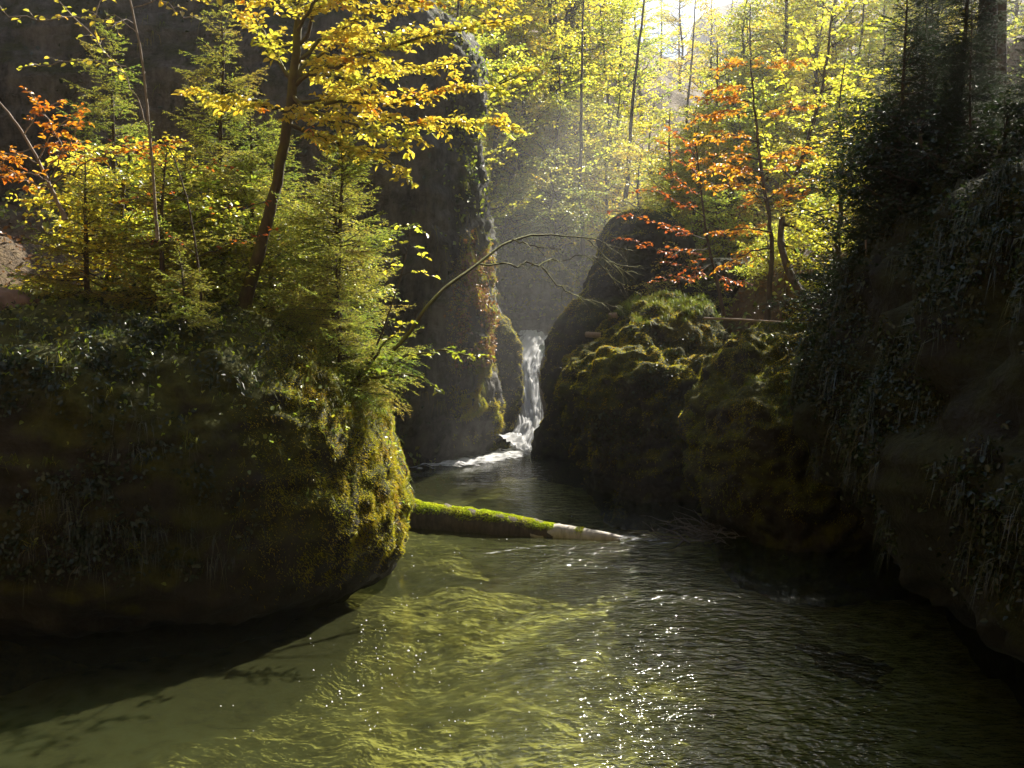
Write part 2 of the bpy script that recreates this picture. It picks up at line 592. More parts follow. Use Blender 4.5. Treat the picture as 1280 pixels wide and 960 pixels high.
# ------------------------------------------------------------------ rocks
def rock(name, prof, mat, parent=None, nt_=220, nz=110, e=2.4, amp=(.22, .08, .03), sc=(.7, 2.2, 7), strata=.05, seed=0.0, smooth_shade=True):
    """closed lofted boulder. prof rows: z, x_left, x_right, y_front, y_back (bottom to top)"""
    prof = np.array(prof, float)
    d = np.r_[0, np.cumsum(np.linalg.norm(np.diff(prof[:, [0, 2, 3]], axis=0), axis=1) + .02)]
    u = np.linspace(0, d[-1], nz)
    q = np.stack([np.interp(u, d, prof[:, k]) for k in range(5)], 1)
    ker = np.array([1, 2, 3, 2, 1.]) / 9                     # soften the profile
    for k in range(5):
        q[2:-2, k] = np.convolve(q[:, k], ker, 'valid')
    th = np.linspace(0, 2 * math.pi, nt_, endpoint=False) + math.pi / 2
    c, s = np.cos(th), np.sin(th)
    ex = 2 / e
    cc, ss = np.sign(c) * np.abs(c) ** ex, np.sign(s) * np.abs(s) ** ex
    cx, rx = (q[:, 1] + q[:, 2]) / 2, (q[:, 2] - q[:, 1]) / 2
    cy, ry = (q[:, 3] + q[:, 4]) / 2, (q[:, 4] - q[:, 3]) / 2
    V = np.stack([cx[:, None] + rx[:, None] * cc, cy[:, None] + ry[:, None] * ss, np.repeat(q[:, :1], nt_, 1)], -1)
    # normals
    dt = np.roll(V, -1, 1) - np.roll(V, 1, 1)
    dz = np.gradient(V, axis=0)
    n = norm(np.cross(dt, dz))
    P = V.reshape(-1, 3)
    off = seed * 31.7
    disp = amp[0] * fbm(P * sc[0] + off, 3) + amp[1] * fbm(P * sc[1] + off + 5, 3)
    rd = np.abs(fbm(P * sc[2] * .5 + off + 9, 3))
    disp += -amp[2] * 1.5 * rd + amp[2] * perlin(P * sc[2] + off)
    if strata:
        zz = P[:, 2] * 3.2 + fbm(P * .5 + off, 2) * 1.3
        disp += strata * (np.abs((zz % 1) - .5) * 2) ** 2
    fade = np.minimum(1, np.minimum(np.arange(nz), np.arange(nz)[::-1]) / 5.0)
    P = P + n.reshape(-1, 3) * (disp * np.repeat(fade, nt_))[:, None]
    mb = MB()
    i = np.arange(nz - 1)[:, None] * nt_
    j = np.arange(nt_)[None]
    j2 = (np.arange(nt_) + 1)[None] % nt_
    F = np.stack([i + j, i + j2, i + nt_ + j2, i + nt_ + j], -1).reshape(-1, 4)
    mb.add(np.concatenate([P, [P[:nt_].mean(0)], [P[-nt_:].mean(0)]]), F)
    k = nz * nt_
    a = np.arange(nt_)
    b = (a + 1) % nt_
    mb.f3.append(np.stack([np.full(nt_, k), b, a], 1))
    o2 = (nz - 1) * nt_
    mb.f3.append(np.stack([np.full(nt_, k + 1), o2 + a, o2 + b], 1))
    o = mb.build(name, mat, parent, smooth_shade)
    # face table for scattering
    A, B, Cc, Dd = (P[F[:, t]] for t in range(4))
    fn = np.cross(Cc - A, Dd - B)
    area = np.linalg.norm(fn, axis=1) / 2
    return o, dict(A=A, B=B, C=Cc, D=Dd, N=norm(fn), area=area, cen=(A + B + Cc + Dd) / 4)


def scatter(T, count, mask):
    """random points on a rock's faces; mask(centres, normals) gives a weight per face"""
    w = T['area'] * np.clip(mask(T['cen'], T['N']), 0, None)
    if w.sum() <= 0:
        return np.zeros((0, 3)), np.zeros((0, 3))
    k = rng.choice(len(w), count, p=w / w.sum())
    a, b = rng.random((count, 1)), rng.random((count, 1))
    p = (T['A'][k] * (1 - a) + T['B'][k] * a) * (1 - b) + (T['D'][k] * (1 - a) + T['C'][k] * a) * b
    return p, T['N'][k]


# ------------------------------------------------------------------ plants
def polyline(pts, n):
    pts = np.array(pts, float)
    d = np.r_[0, np.cumsum(np.linalg.norm(np.diff(pts, axis=0), axis=1))]
    u = np.linspace(0, d[-1], n)
    out = np.stack([np.interp(u, d, pts[:, k]) for k in range(3)], 1)
    for _ in range(2):
        out[1:-1] = (out[:-2] + 2 * out[1:-1] + out[2:]) / 4
    return out


UP = np.array([0, 0, 1.0])


def limb_twigs(path, t0, spacing, tl, flat=.25, taper=.5, upb=.15, r=random):
    """twigs leaving a limb on alternating sides: list of (start, dir, length, spread normal)"""
    seg = np.linalg.norm(np.diff(path, axis=0), axis=1)
    d = np.r_[0, np.cumsum(seg)]
    tot = d[-1]
    out = []
    u = t0 * tot
    s = 1
    while u < tot:
        k = min(np.searchsorted(d, u, 'right') - 1, len(seg) - 1)
        f = (u - d[k]) / max(seg[k], 1e-6)
        p = path[k] * (1 - f) + path[k + 1] * f
        tan = norm(path[k + 1] - path[k])
        side = norm(np.cross(tan, UP) + 1e-3)
        dv = norm(tan * r.uniform(.4, .9) + side * s * r.uniform(.6, 1) + UP * r.gauss(upb, flat) + rng.normal(size=3) * .12)
        out.append((p, dv, tl * (1 - taper * u / tot) * r.uniform(.6, 1.2)))
        s = -s
        u += spacing * r.uniform(.7, 1.3)
    tan = norm(path[-1] - path[-2])
    out.append((path[-1], tan, tl * (1 - taper) * r.uniform(.6, 1)))
    return out


def make_twigs(W, TW, tr=.005, droop=.12, K=4):
    """twig wood for the list; returns the arrays P[T,K,3]"""
    S = np.array([t[0] for t in TW])
    D = norm(np.array([t[1] for t in TW]))
    L = np.array([t[2] for t in TW])
    u = np.linspace(0, 1, K)
    P = S[:, None] + D[:, None] * (L[:, None] * u)[:, :, None]
    P = P + np.array([0, 0, -1.0]) * (droop * L[:, None] * u ** 2)[:, :, None]
    P[:, 1:] += rng.normal(size=P[:, 1:].shape) * (.03 * L)[:, None, None]
    tubes(W, P, np.repeat((tr * (1 - .75 * u))[None], len(TW), 0), 3)
    return P, D, L


def leaves_on(LM, P, D, L, per_m, size, flat=.5, shape='oval', aspect=.62, start=.12):
    """leaves along twigs, held in a roughly level spray"""
    n = np.maximum(2, (L * per_m).astype(int))
    idx = np.repeat(np.arange(len(L)), n)
    k = np.concatenate([np.arange(x) for x in n])
    t = start + (1 - start) * (k + rng.random(len(k)) * .6) / np.maximum(n[idx], 1)
    t = np.clip(t, 0, 1)
    K = P.shape[1]
    a = np.clip((t * (K - 1)).astype(int), 0, K - 2)
    f = (t * (K - 1) - a)[:, None]
    pos = P[idx, a] * (1 - f) + P[idx, a + 1] * f
    tan = norm(P[idx, a + 1] - P[idx, a])
    side = norm(np.cross(tan, UP) + rng.normal(size=pos.shape) * .15)
    sg = np.where(k % 2, 1.0, -1.0)[:, None]
    d = norm(tan * rng.uniform(.3, .9, (len(k), 1)) + side * sg * rng.uniform(.5, 1, (len(k), 1)) + rng.normal(size=pos.shape) * .18 - UP * .12)
    nn = norm(UP + rng.normal(size=pos.shape) * flat)
    sz = size * rng.uniform(.6, 1.25, len(k))
    leaves(LM, pos, d, nn, sz, sz * aspect * rng.uniform(.8, 1.15, len(k)), shape=shape)


def broad_tree(name, trunk_pts, r0, r1, limbs, twig=(.10, .45), sub=(.10, .2), per_m=22, size=.08, leafmat='yellow', bark='bark', t0=.15,
               flat=.5, droop=.12, shape='oval', upb=.1, loc=None, limb_flat=.25, trunk_sides=9, tn=26, limb_r=.5, leafless=(), bare=None):
    """trunk along points, limbs as point lists, twigs and sub-twigs with leaves. World points; the Empty sits at the foot"""
    base = np.array(trunk_pts[0] if loc is None else loc, float)
    W, LM = MB(), MB()
    tp = polyline(trunk_pts, tn) - base
    tp[1:-1] += rng.normal(size=tp[1:-1].shape) * r0 * .12
    u = np.linspace(0, 1, tn)
    rad = r0 + (r1 - r0) * u
    rad = rad * (1 + .5 * np.exp(-u * 14))
    tubes(W, tp, rad, trunk_sides)
    TW = []
    for li, lp in enumerate(limbs):
        lpath = polyline(lp, 14) - base
        ll = np.linalg.norm(np.diff(lpath, axis=0), axis=1).sum()
        lpath[1:] += rng.normal(size=lpath[1:].shape) * .012 * ll
        k = np.argmin(np.linalg.norm(tp - lpath[0], axis=1))
        lr = min(rad[k] * limb_r, .012 + .016 * ll)
        tubes(W, lpath, np.linspace(lr, .006, 14), 6)
        if li in leafless:
            continue
        TW += limb_twigs(lpath, t0, twig[0], twig[1], flat=limb_flat, upb=upb)
    if TW:
        P, D, L = make_twigs(W, TW, .005, droop)
        ALL = [(P, D, L)]
        if sub:
            S2 = []
            for i in range(len(P)):
                S2 += limb_twigs(P[i], .2, sub[0], sub[1] * (.5 + L[i] / twig[1] * .5), flat=limb_flat, upb=0)[:-1]
            if S2:
                ALL.append(make_twigs(W, S2, .003, droop))
        for P, D, L in ALL:
            leaves_on(LM, P, D, L, per_m, size, flat, shape)
    if bare:
        B = []
        for k in leafless:
            B += limb_twigs(polyline(limbs[k], 12) - base, .3, bare[0], bare[1], flat=.4, upb=-.2)
        make_twigs(W, B, .006, .3)
    root = empty(name, base)
    W.build('trunk', M[bark], root, True)
    LM.build('crown', M[leafmat], root)
    return root


def forest_tree(name, H, spread, seed, leafmat, nl=26, size=.17, bark='bark', crown0=.25, r0=.16, per_m=11, lean=0.0, tw=.2):
    """a tree of the wood behind: built round the origin"""
    r = random.Random(seed)
    pts = [np.array([lean * H * t ** 1.5 + r.gauss(0, .12) * (t > 0), r.gauss(0, .12) * (t > 0), H * t]) for t in (0, .2, .4, .6, .8, 1)]
    tp = polyline(pts, 24)
    limbs = []
    for i in range(nl):
        t = crown0 + (1 - crown0) * (i + r.random()) / nl
        p = tp[int(t * 23)]
        az = r.uniform(0, 2 * math.pi)
        env = math.sin(min(1, (1 - t) / (1 - crown0) * .9 + .12) * math.pi * .62)
        ln = spread * env * r.uniform(.6, 1.1)
        d = np.array([math.cos(az), math.sin(az), r.uniform(.15, .7)])
        limbs.append([p, p + d * ln * .5, p + d * ln * np.array([1, 1, .85])])
    return broad_tree(name, pts, r0, .02, limbs, twig=(tw, 1.0), sub=(tw * .8, .5), per_m=per_m, size=size, leafmat=leafmat, bark=bark, shape='diamond',
                      flat=.7, droop=.2, upb=.15, limb_flat=.35, trunk_sides=7)


def spruce(name, H, Lmax, seed, mat='needle', whorl=.22, per=6, nlen=.026, nw=.0075, nsp=.0075, blet=.055, bare=.04, r0=.05, droop=.25, bark='bark', sparse=1.0):
    r = random.Random(seed)
    W, NM = MB(), MB()
    n = 14
    tp = polyline([np.array([r.gauss(0, .01) * H * (t > 0), r.gauss(0, .01) * H * (t > 0), H * t]) for t in (0, .3, .6, .8, 1)], n)
    tubes(W, tp, np.linspace(r0, .006, n), 7)
    BR = []
    z = bare * H
    while z < H * .985:
        t = z / H
        for _ in range(per if t < .9 else 4):
            if r.random() > sparse: continue
            zz = z + r.uniform(-.4, .4) * whorl
            zz = min(max(zz, .02 * H), H * .99)
            tt = zz / H
            L = Lmax * (1 - tt) ** .75 * (r.uniform(.3, 1.05) if r.random() < .75 else r.uniform(1, 1.35)) + .06
            az = r.uniform(0, 2 * math.pi)
            el = -.15 + .75 * tt ** 1.5 + r.gauss(0, .2)
            BR.append((zz, az, el, L))
        z += whorl * (1 - .35 * t)
    K = 6
    u = np.linspace(0, 1, K)
    P0 = []
    for zz, az, el, L in BR:
        k = zz / H * (n - 1)
        i = min(int(k), n - 2)
        p = tp[i] * (1 - (k - i)) + tp[i + 1] * (k - i)
        h = np.array([math.cos(az), math.sin(az), 0])
        q = p + h * (L * math.cos(el) * u)[:, None] + UP * (L * math.sin(el) * u - droop * L * u * (1 - u) * 1.3 * (1 - zz / H))[:, None]
        P0.append(q)
    P0 = np.array(P0)
    Ls = np.array([b[3] for b in BR])
    tubes(W, P0, np.repeat((.011 * (1 - .8 * u))[None], len(P0), 0) * (Ls / Lmax)[:, None] ** .5 * (r0 / .05) ** .5, 4)
    # side sprays
    TW = []
    for i in range(len(P0)):
        L = Ls[i]
        nn = int(L / blet)
        for j in range(nn):
            t = .12 + .86 * (j + r.random() * .5) / max(nn, 1)
            k = t * (K - 1)
            a = min(int(k), K - 2)
            p = P0[i][a] * (1 - (k - a)) + P0[i][a + 1] * (k - a)
            tan = norm(P0[i][a + 1] - P0[i][a])
            side = norm(np.cross(tan, UP))
            s = 1 if j % 2 else -1
            ln = min(.5 * L, (1.02 - t) * L * .62 + .03) * r.uniform(.55, 1.1)
            TW.append((p, norm(tan * .75 + side * s * .8 - UP * r.uniform(-.05, .25)), ln))
    P1, D1, L1 = make_twigs(W, TW, .0028, .15)
    S2 = []
    for i in np.nonzero(L1 > 3.2 * blet)[0]:
        S2 += limb_twigs(P1[i], .25, blet * 1.5, L1[i] * .42, flat=.12, upb=-.05, r=r)[:-1]
    sets = [(P1, L1)]
    if S2:
        P2, D2, L2 = make_twigs(W, S2, .002, .1)
        sets.append((P2, L2))
    half = P0[:, K // 2 - 1:]
    sets.append((half, Ls * .6))
    for P, L in sets:
        cnt = np.maximum(3, (L / nsp).astype(int))
        idx = np.repeat(np.arange(len(L)), cnt)
        t = rng.random(len(idx))
        KK = P.shape[1]
        a = np.clip((t * (KK - 1)).astype(int), 0, KK - 2)
        f = (t * (KK - 1) - a)[:, None]
        pos = P[idx, a] * (1 - f) + P[idx, a + 1] * f
        tan = norm(P[idx, a + 1] - P[idx, a])
        sd = norm(np.cross(tan, UP))
        up2 = np.cross(sd, tan)
        an = rng.uniform(0, 2 * math.pi, (len(idx), 1))
        d = norm(tan * .75 + sd * np.cos(an) * .9 + up2 * (np.sin(an) * .5 + .15))
        w = norm(np.cross(d, rng.normal(size=d.shape))) * nw * .5
        ln = nlen * rng.uniform(.7, 1.15, (len(idx), 1))
        V = np.stack([pos - w, pos + w, pos + d * ln], 1)
        b = np.arange(len(idx))[:, None] * 3
        NM.add(V, b + [0, 1, 2])
    root = empty(name)
    W.build('trunk', M[bark], root)
    NM.build('crown', M[mat], root)
    return root


# ================================================================== terrain
def river_edges(y):
    xl = np.interp(y, [-30, 4, 9, 11, 14, 18, 21, 23, 24.5, 28, 33, 40, 60], [-9, -8.5, -8, -4.5, -3.2, -2.6, -1.6, -.6, -.6, -.3, 1.5, 6, 22])
    xr = np.interp(y, [-30, 4, 9, 12, 14, 16, 18, 20, 22, 24.5, 28, 33, 40, 60], [8.5, 7.8, 7.3, 6.6, 5.6, 4.0, 2.6, 1.8, 1.3, 1.6, 2.9, 5.0, 9.5, 25])
    return xl, xr


def height(x, y):
    xl, xr = river_edges(y)
    floor = -1.0 + 3.1 * np.clip((y - 22.9) / 3.6, 0, 1) + np.clip(y - 28, 0, None) * .05
    dl, dr = np.clip(xl - x, 0, None), np.clip(x - xr, 0, None)
    hl = np.minimum(dl * 1.7, 3.9 + 0 * dl) + np.clip(dl - 2.3, 0, None) * .42 + np.clip(dl - 9, 0, None) * .3
    hr = np.minimum(dr * 1.5, 4.6 + 0 * dr) + np.clip(dr - 2.5, 0, None) * .40
    near_r = smooth(14, 9, y)
    hr = hr + near_r * np.clip(dr - .3, 0, 4) * .6
    h = floor + hl + hr
    rise = np.clip(y - 27, 0, None)
    h = h + rise * .10 * np.clip((dl + dr) / 4, 0, 1) + np.clip(y - 62, 0, None) * .22
    h = h + np.clip(-3 - y, 0, 22) * 1.6 + np.clip(8 - y, 0, 12) * .30 * np.clip((dl + dr) / 3, 0, 1)  # unseen slopes round and behind the viewpoint, raised to cut sky light
    P = np.stack([x, y, 0 * x], -1)
    rough = np.clip((dl + dr) / 2, 0, 1)
    h = h + rough * (fbm(P.reshape(-1, 3) * .16, 4).reshape(x.shape) * 1.0 + fbm(P.reshape(-1, 3) * 1.1 + 4, 3).reshape(x.shape) * .18)
    return h


def hz(x, y):
    return float(height(np.array([x], float), np.array([y], float))[0])


xs = np.unique(np.concatenate([np.linspace(-90, -16, 30), np.arange(-16, 16, .28), np.linspace(16, 90, 30)]))
ys = np.unique(np.concatenate([np.linspace(-60, -2, 24), np.arange(-2, 42, .3), np.linspace(42, 75, 60), np.linspace(75, 160, 36)]))
X, Y = np.meshgrid(xs, ys)
Z = height(X, Y)
nx, ny = len(xs), len(ys)
mb = MB()
i = np.arange(ny - 1)[:, None] * nx
j = np.arange(nx - 1)[None]
mb.add(np.stack([X, Y, Z], -1), np.stack([i + j, i + j + 1, i + nx + j + 1, i + nx + j], -1).reshape(-1, 4))
g = mb.build('ground', M['ground'], None, True)
tag(g, kind='structure')

# riverbed with stones and bars
xs = np.linspace(-12, 8, 150)
ys = np.linspace(-8, 24, 230)
X, Y = np.meshgrid(xs, ys)
P = np.stack([X, Y, 0 * X], -1).reshape(-1, 3)
Zb = -.62 + .18 * fbm(P * .45, 3).reshape(X.shape) + .05 * fbm(P * 2.5, 3).reshape(X.shape) - .35 * smooth(1.0, 3.5, X) * smooth(20, 10, Y)
Zb += .25 * smooth(14, 20, Y) * smooth(-1, -3, X)
mb = MB()
i = np.arange(len(ys) - 1)[:, None] * len(xs)
j = np.arange(len(xs) - 1)[None]
n_ = len(xs)
mb.add(np.stack([X, Y, Zb], -1), np.stack([i + j, i + j + 1, i + n_ + j + 1, i + n_ + j], -1).reshape(-1, 4))
tag(mb.build('riverbed', M['bed'], None, True), kind='structure')


def sheet(name, x0, x1, y0, y1, nx, ny, zf, mat, kind='structure'):
    xs, ys = np.linspace(x0, x1, nx), np.linspace(y0, y1, ny)
    X, Y = np.meshgrid(xs, ys)
    mb = MB()
    i = np.arange(ny - 1)[:, None] * nx
    j = np.arange(nx - 1)[None]
    mb.add(np.stack([X, Y, zf(X, Y)], -1), np.stack([i + j, i + j + 1, i + nx + j + 1, i + nx + j], -1).reshape(-1, 4))
    o = mb.build(name, mat, None, True)
    tag(o, kind=kind)
    return o


def wave(X, Y):
    P = np.stack([X * 1.2, Y * 1.8, 0 * X], -1).reshape(-1, 3)
    a = np.exp(-((X - 1.6) ** 2 / 1.6 + (Y - 13.6) ** 2 / 3)) * 1.2 + smooth(16, 22, Y) * .8 + .45
    return (fbm(P, 3).reshape(X.shape) * .006 + fbm(P * 3.1 + 7, 2).reshape(X.shape) * .004) * a


sheet('water', -12, 8, -8, 23.6, 260, 420, wave, M['water'])
# upper stream above the lip
sheet('upper_stream', -1.2, 6, 26.3, 36, 40, 60, lambda X, Y: 2.36 + .05 * (Y - 26) + .01 * np.sin(X * 5 + Y * 3), M['upper_water'])

# ================================================================== rocks and walls
# big overhanging boulder on the left bank
big, T_big = rock('boulder', [
    (-1.0, -8.6, -3.0, 11.2, 15.2), (-.3, -8.8, -2.4, 10.7, 15.3), (.02, -9.0, -1.80, 10.2, 15.4), (.10, -9.0, -1.60, 9.95, 15.4), (.28, -9.0, -1.47, 9.8, 15.4), (.6, -9.1, -1.38, 9.65, 15.4), (.95, -9.1, -1.36, 9.6, 15.4),
    (1.4, -9.1, -1.42, 9.5, 15.4), (1.9, -9.1, -1.58, 9.5, 15.4), (2.3, -9.1, -1.80, 9.55, 15.4), (2.6, -9.0, -2.0, 9.65, 15.3), (2.95, -8.9, -2.3, 9.9, 15.2),
    (3.25, -8.7, -2.9, 10.4, 15.0), (3.5, -8.3, -3.7, 11.2, 14.6), (3.62, -7.5, -5.0, 12.2, 14.0), (3.66, -6.6, -6.2, 13.1, 13.4)],
    M['rock_moss'], nt_=420, nz=160, e=2.35, amp=(.10, .07, .04), sc=(.8, 2.0, 5), strata=.04, seed=1)
tag(big, 'huge dark overhanging boulder on the left bank, mossy right edge, saplings on its top', 'boulder')

# rock wall behind it, rising out of the picture
pil, T_pil = rock('rock_wall', [
    (-1.0, -16, -1.15, 21.3, 28), (0.0, -16, -.72, 21.0, 28), (.25, -16, -.42, 20.9, 28), (.7, -16, -.26, 20.8, 28), (1.3, -16, -.22, 20.7, 28), (2.2, -16, -.28, 20.6, 28), (3.1, -16, -.36, 20.5, 28),
    (4.0, -16, -.48, 20.4, 28), (5.2, -16, -.62, 20.4, 28), (6.5, -16, -.66, 20.4, 27.5), (7.2, -16, -.80, 20.5, 27), (8.2, -16, -.72, 20.7, 26.5), (9.4, -16, -.9, 21.2, 26), (10.4, -15.6, -1.6, 22, 25.4),
    (10.9, -14, -3, 22.8, 24.6), (11.0, -12, -6, 23.4, 24)],
    M['rock_wall'], nt_=420, nz=170, e=4.5, amp=(.30, .12, .05), sc=(.45, 1.5, 5), strata=.06, seed=2)
tag(pil, 'tall dark rock wall rising behind the left boulder, its right corner mossy beside the falls', 'rock wall')

# narrow rock directly left of the fall
r2, T_r2 = rock('fall_rock', [
    (-.8, -2.2, .10, 22.9, 24.6), (0, -2.2, -.02, 23.0, 24.6), (.5, -2.2, .10, 23.1, 24.6), (1.1, -2.2, .22, 23.2, 24.6), (1.7, -2.2, .27, 23.3, 24.6), (2.2, -2.2, .25, 23.3, 24.6), (2.7, -2.2, .12, 23.4, 24.6),
    (3.1, -2.2, -.12, 23.5, 24.6), (3.5, -2.2, -.45, 23.6, 24.6), (3.9, -2.2, -.75, 23.7, 24.6), (4.1, -2.0, -1.3, 23.9, 24.5)],
    M['rock_moss'], nt_=150, nz=90, e=2.3, amp=(.10, .05, .03), sc=(.8, 2.5, 7), strata=.03, seed=3)
tag(r2, 'narrow upright rock with a bright mossy crest on the left side of the waterfall', 'rock')

# dark rock right of the fall
r3, T_r3 = rock('fall_rock', [
    (-.8, .62, 4.4, 21.9, 23.3), (0, .50, 4.6, 21.8, 23.3), (.35, .52, 4.7, 21.8, 23.3), (.75, .58, 4.7, 21.8, 23.3), (1.05, .72, 4.7, 21.8, 23.3), (1.45, .64, 4.7, 21.8, 23.3), (1.9, .62, 4.7, 21.8, 23.3), (2.4, .70, 4.7, 21.8, 23.3), (2.9, .85, 4.6, 21.8, 23.4),
    (3.3, 1.15, 4.6, 21.9, 23.5), (3.6, 1.6, 4.6, 22.0, 23.7), (4.3, 1.85, 4.4, 22.1, 24), (5.0, 2.0, 4.2, 22.2, 24.2), (5.5, 2.3, 3.8, 22.6, 24.2), (5.7, 2.7, 3.3, 23.0, 24.0)],
    M['rock'], nt_=200, nz=110, e=2.4, amp=(.14, .07, .035), sc=(.8, 2.2, 6), strata=.04, seed=4)
tag(r3, 'dark rock with a thin lit mossy rim on the right side of the waterfall', 'rock')

# rounded mossy boulder right of centre
b2, T_b2 = rock('boulder', [
    (-.9, 1.9, 4.3, 17.6, 20.5), (-.1, 1.55, 4.3, 17.3, 20.8), (.4, 1.3, 4.3, 17.0, 21), (.9, 1.08, 4.3, 16.8, 21.2), (1.4, .97, 4.3, 16.7, 21.2), (1.9, .93, 4.2, 16.75, 21.2), (2.25, 1.1, 4.2, 17.0, 21.2), (2.6, 1.45, 4.1, 17.45, 21.2),
    (2.9, 1.8, 4.1, 17.95, 21.2), (3.15, 2.1, 4.0, 18.5, 21.2), (3.4, 2.4, 3.9, 19.1, 21.1), (3.6, 2.75, 3.6, 19.7, 20.8), (3.68, 3.0, 3.3, 20.0, 20.4)],
    M['rock_moss'], nt_=260, nz=130, e=2.4, amp=(.20, .13, .075), sc=(.9, 2.2, 5.0), strata=.035, seed=5)
tag(b2, 'rounded dark boulder standing in the river right of the waterfall, yellow moss on its crest', 'boulder')

# mossy boulder in front of the gravel gully
b3, T_b3 = rock('boulder', [
    (-.9, 3.4, 6.4, 13.9, 17), (0, 3.2, 6.4, 13.6, 17), (.5, 2.95, 6.4, 13.5, 17), (1.0, 2.78, 6.4, 13.45, 17), (1.5, 2.76, 6.4, 13.45, 17), (1.95, 2.82, 6.3, 13.6, 17), (2.25, 2.98, 6.2, 13.9, 17), (2.5, 3.15, 6.1, 14.3, 17),
    (2.75, 3.35, 6.0, 14.8, 16.9), (2.95, 3.55, 5.8, 15.3, 16.8), (3.1, 3.8, 5.6, 15.8, 16.7), (3.2, 4.2, 5.2, 16.1, 16.5)],
    M['rock_moss'], nt_=240, nz=120, e=2.4, amp=(.20, .13, .075), sc=(.9, 2.2, 5.0), strata=.035, seed=6)
tag(b3, 'shaded olive mossy boulder beside the gravel gully on the right bank', 'boulder')

# shaded wall at the right, hollow underneath
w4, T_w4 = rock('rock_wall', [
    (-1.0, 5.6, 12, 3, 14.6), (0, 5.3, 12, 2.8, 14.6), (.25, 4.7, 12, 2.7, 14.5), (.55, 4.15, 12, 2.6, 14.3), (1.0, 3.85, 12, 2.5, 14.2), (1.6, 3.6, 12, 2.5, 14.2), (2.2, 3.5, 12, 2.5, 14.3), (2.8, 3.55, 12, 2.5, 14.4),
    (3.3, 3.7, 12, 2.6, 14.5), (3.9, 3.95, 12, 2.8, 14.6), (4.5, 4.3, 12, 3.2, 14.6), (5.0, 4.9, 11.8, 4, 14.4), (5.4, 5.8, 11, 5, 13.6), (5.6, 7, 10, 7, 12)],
    M['rock_shaded'], nt_=400, nz=150, e=3.2, amp=(.38, .20, .09), sc=(.55, 1.6, 4), strata=.06, seed=7)
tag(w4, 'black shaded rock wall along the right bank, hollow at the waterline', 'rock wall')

# grey rock face at the back of the gorge
b5, T_b5 = rock('rock_face', [
    (1.2, -4.2, 4.6, 29.0, 34), (2.2, -4.2, 4.5, 29.0, 34), (3.2, -4.1, 4.4, 29.1, 34), (3.9, -4.0, 4.2, 29.5, 34), (4.4, -3.8, 3.9, 30.2, 34), (4.8, -3.4, 3.5, 31.0, 34), (5.1, -2.6, 2.8, 31.8, 33.8), (5.2, -1.6, 1.8, 32.4, 33.4)],
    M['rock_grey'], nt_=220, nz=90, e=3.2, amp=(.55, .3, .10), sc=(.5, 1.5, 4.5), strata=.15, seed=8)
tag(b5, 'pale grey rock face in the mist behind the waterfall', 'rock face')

# smaller rocks on the slope and at the lip
for (px, py, Yd, s, lab) in [(905, 345, 21, .75, 'dark rock ledge under the orange sapling, above the boulder crest'),
                             (1000, 460, 15.8, .45, 'dark block lying at the head of the mossy right boulder')]:
    c = at(px, py, Yd)
    o, _ = rock('stone', [(c[2] - s, c[0] - s * .8, c[0] + s * .8, c[1] - s * .6, c[1] + s * .8), (c[2] - s * .3, c[0] - s * 1.2, c[0] + s * 1.2, c[1] - s * .9, c[1] + s), (c[2] + .2 * s, c[0] - s * 1.1, c[0] + s * 1.2, c[1] - s * .8, c[1] + s), (c[2] + .5 * s, c[0] - s * .6, c[0] + s * .7, c[1] - s * .3, c[1] + s * .6)],
                M['rock'], nt_=60, nz=30, e=2.5, amp=(.1 * s, .12 * s, .05), sc=(1.2, 3, 8), strata=0, seed=px)
    tag(o, lab, 'stone')


# ================================================================== moss, grass, ground plants on the rocks (uncountable)
def lit_side(n):
    return np.clip(n @ SUN, 0, 1)


def patchy(c, s=1.6, o=3.0, lo=0.0):
    return np.clip(fbm(c * s + o, 3) * 2.2 + .6, lo, 1.5)


def moss_on(name, T, cnt, mask, ln=(.02, .05), w=.008, mat='mossblade', droop=.6, dirmix=(1, .35, .5)):
    p, n = scatter(T, cnt, mask)
    mb = MB()
    d = n * dirmix[0] + UP * dirmix[1] + rng.normal(size=p.shape) * dirmix[2]
    blades(mb, p - n * .01, d, rng.uniform(*ln, len(p)), w * rng.uniform(.6, 1.3, len(p)), droop)
    o = mb.build(name, M[mat])
    tag(o, kind='stuff')
    return o


def leafy_on(name, T, cnt, mask, size=(.03, .07), mat='ivy', aspect=.7):
    p, n = scatter(T, cnt, mask)
    mb = MB()
    d = norm(n * .4 + rng.normal(size=p.shape) * .6 - UP * .3)
    nn = norm(n + UP * .5 + rng.normal(size=p.shape) * .5)
    sz = rng.uniform(*size, len(p))
    leaves(mb, p + n * rng.uniform(.0, .07, (len(p), 1)), d, nn, sz, sz * aspect)
    o = mb.build(name, M[mat])
    tag(o, kind='stuff')
    return o


def tufts_on(name, T, cnt, mask, per=14, ln=(.12, .3), w=.008, mat='grass', droop=1.0, parent=None):
    p, n = scatter(T, cnt, mask)
    P = np.repeat(p, per, 0) + rng.normal(size=(cnt * per, 3)) * .02
    Nn = np.repeat(n, per, 0)
    mb = MB()
    d = Nn * .6 + UP * .7 + rng.normal(size=P.shape) * .45
    blades(mb, P - Nn * .02, d, rng.uniform(*ln, len(P)), w, droop)
    o = mb.build(name, M[mat])
    tag(o, kind='stuff')
    return o


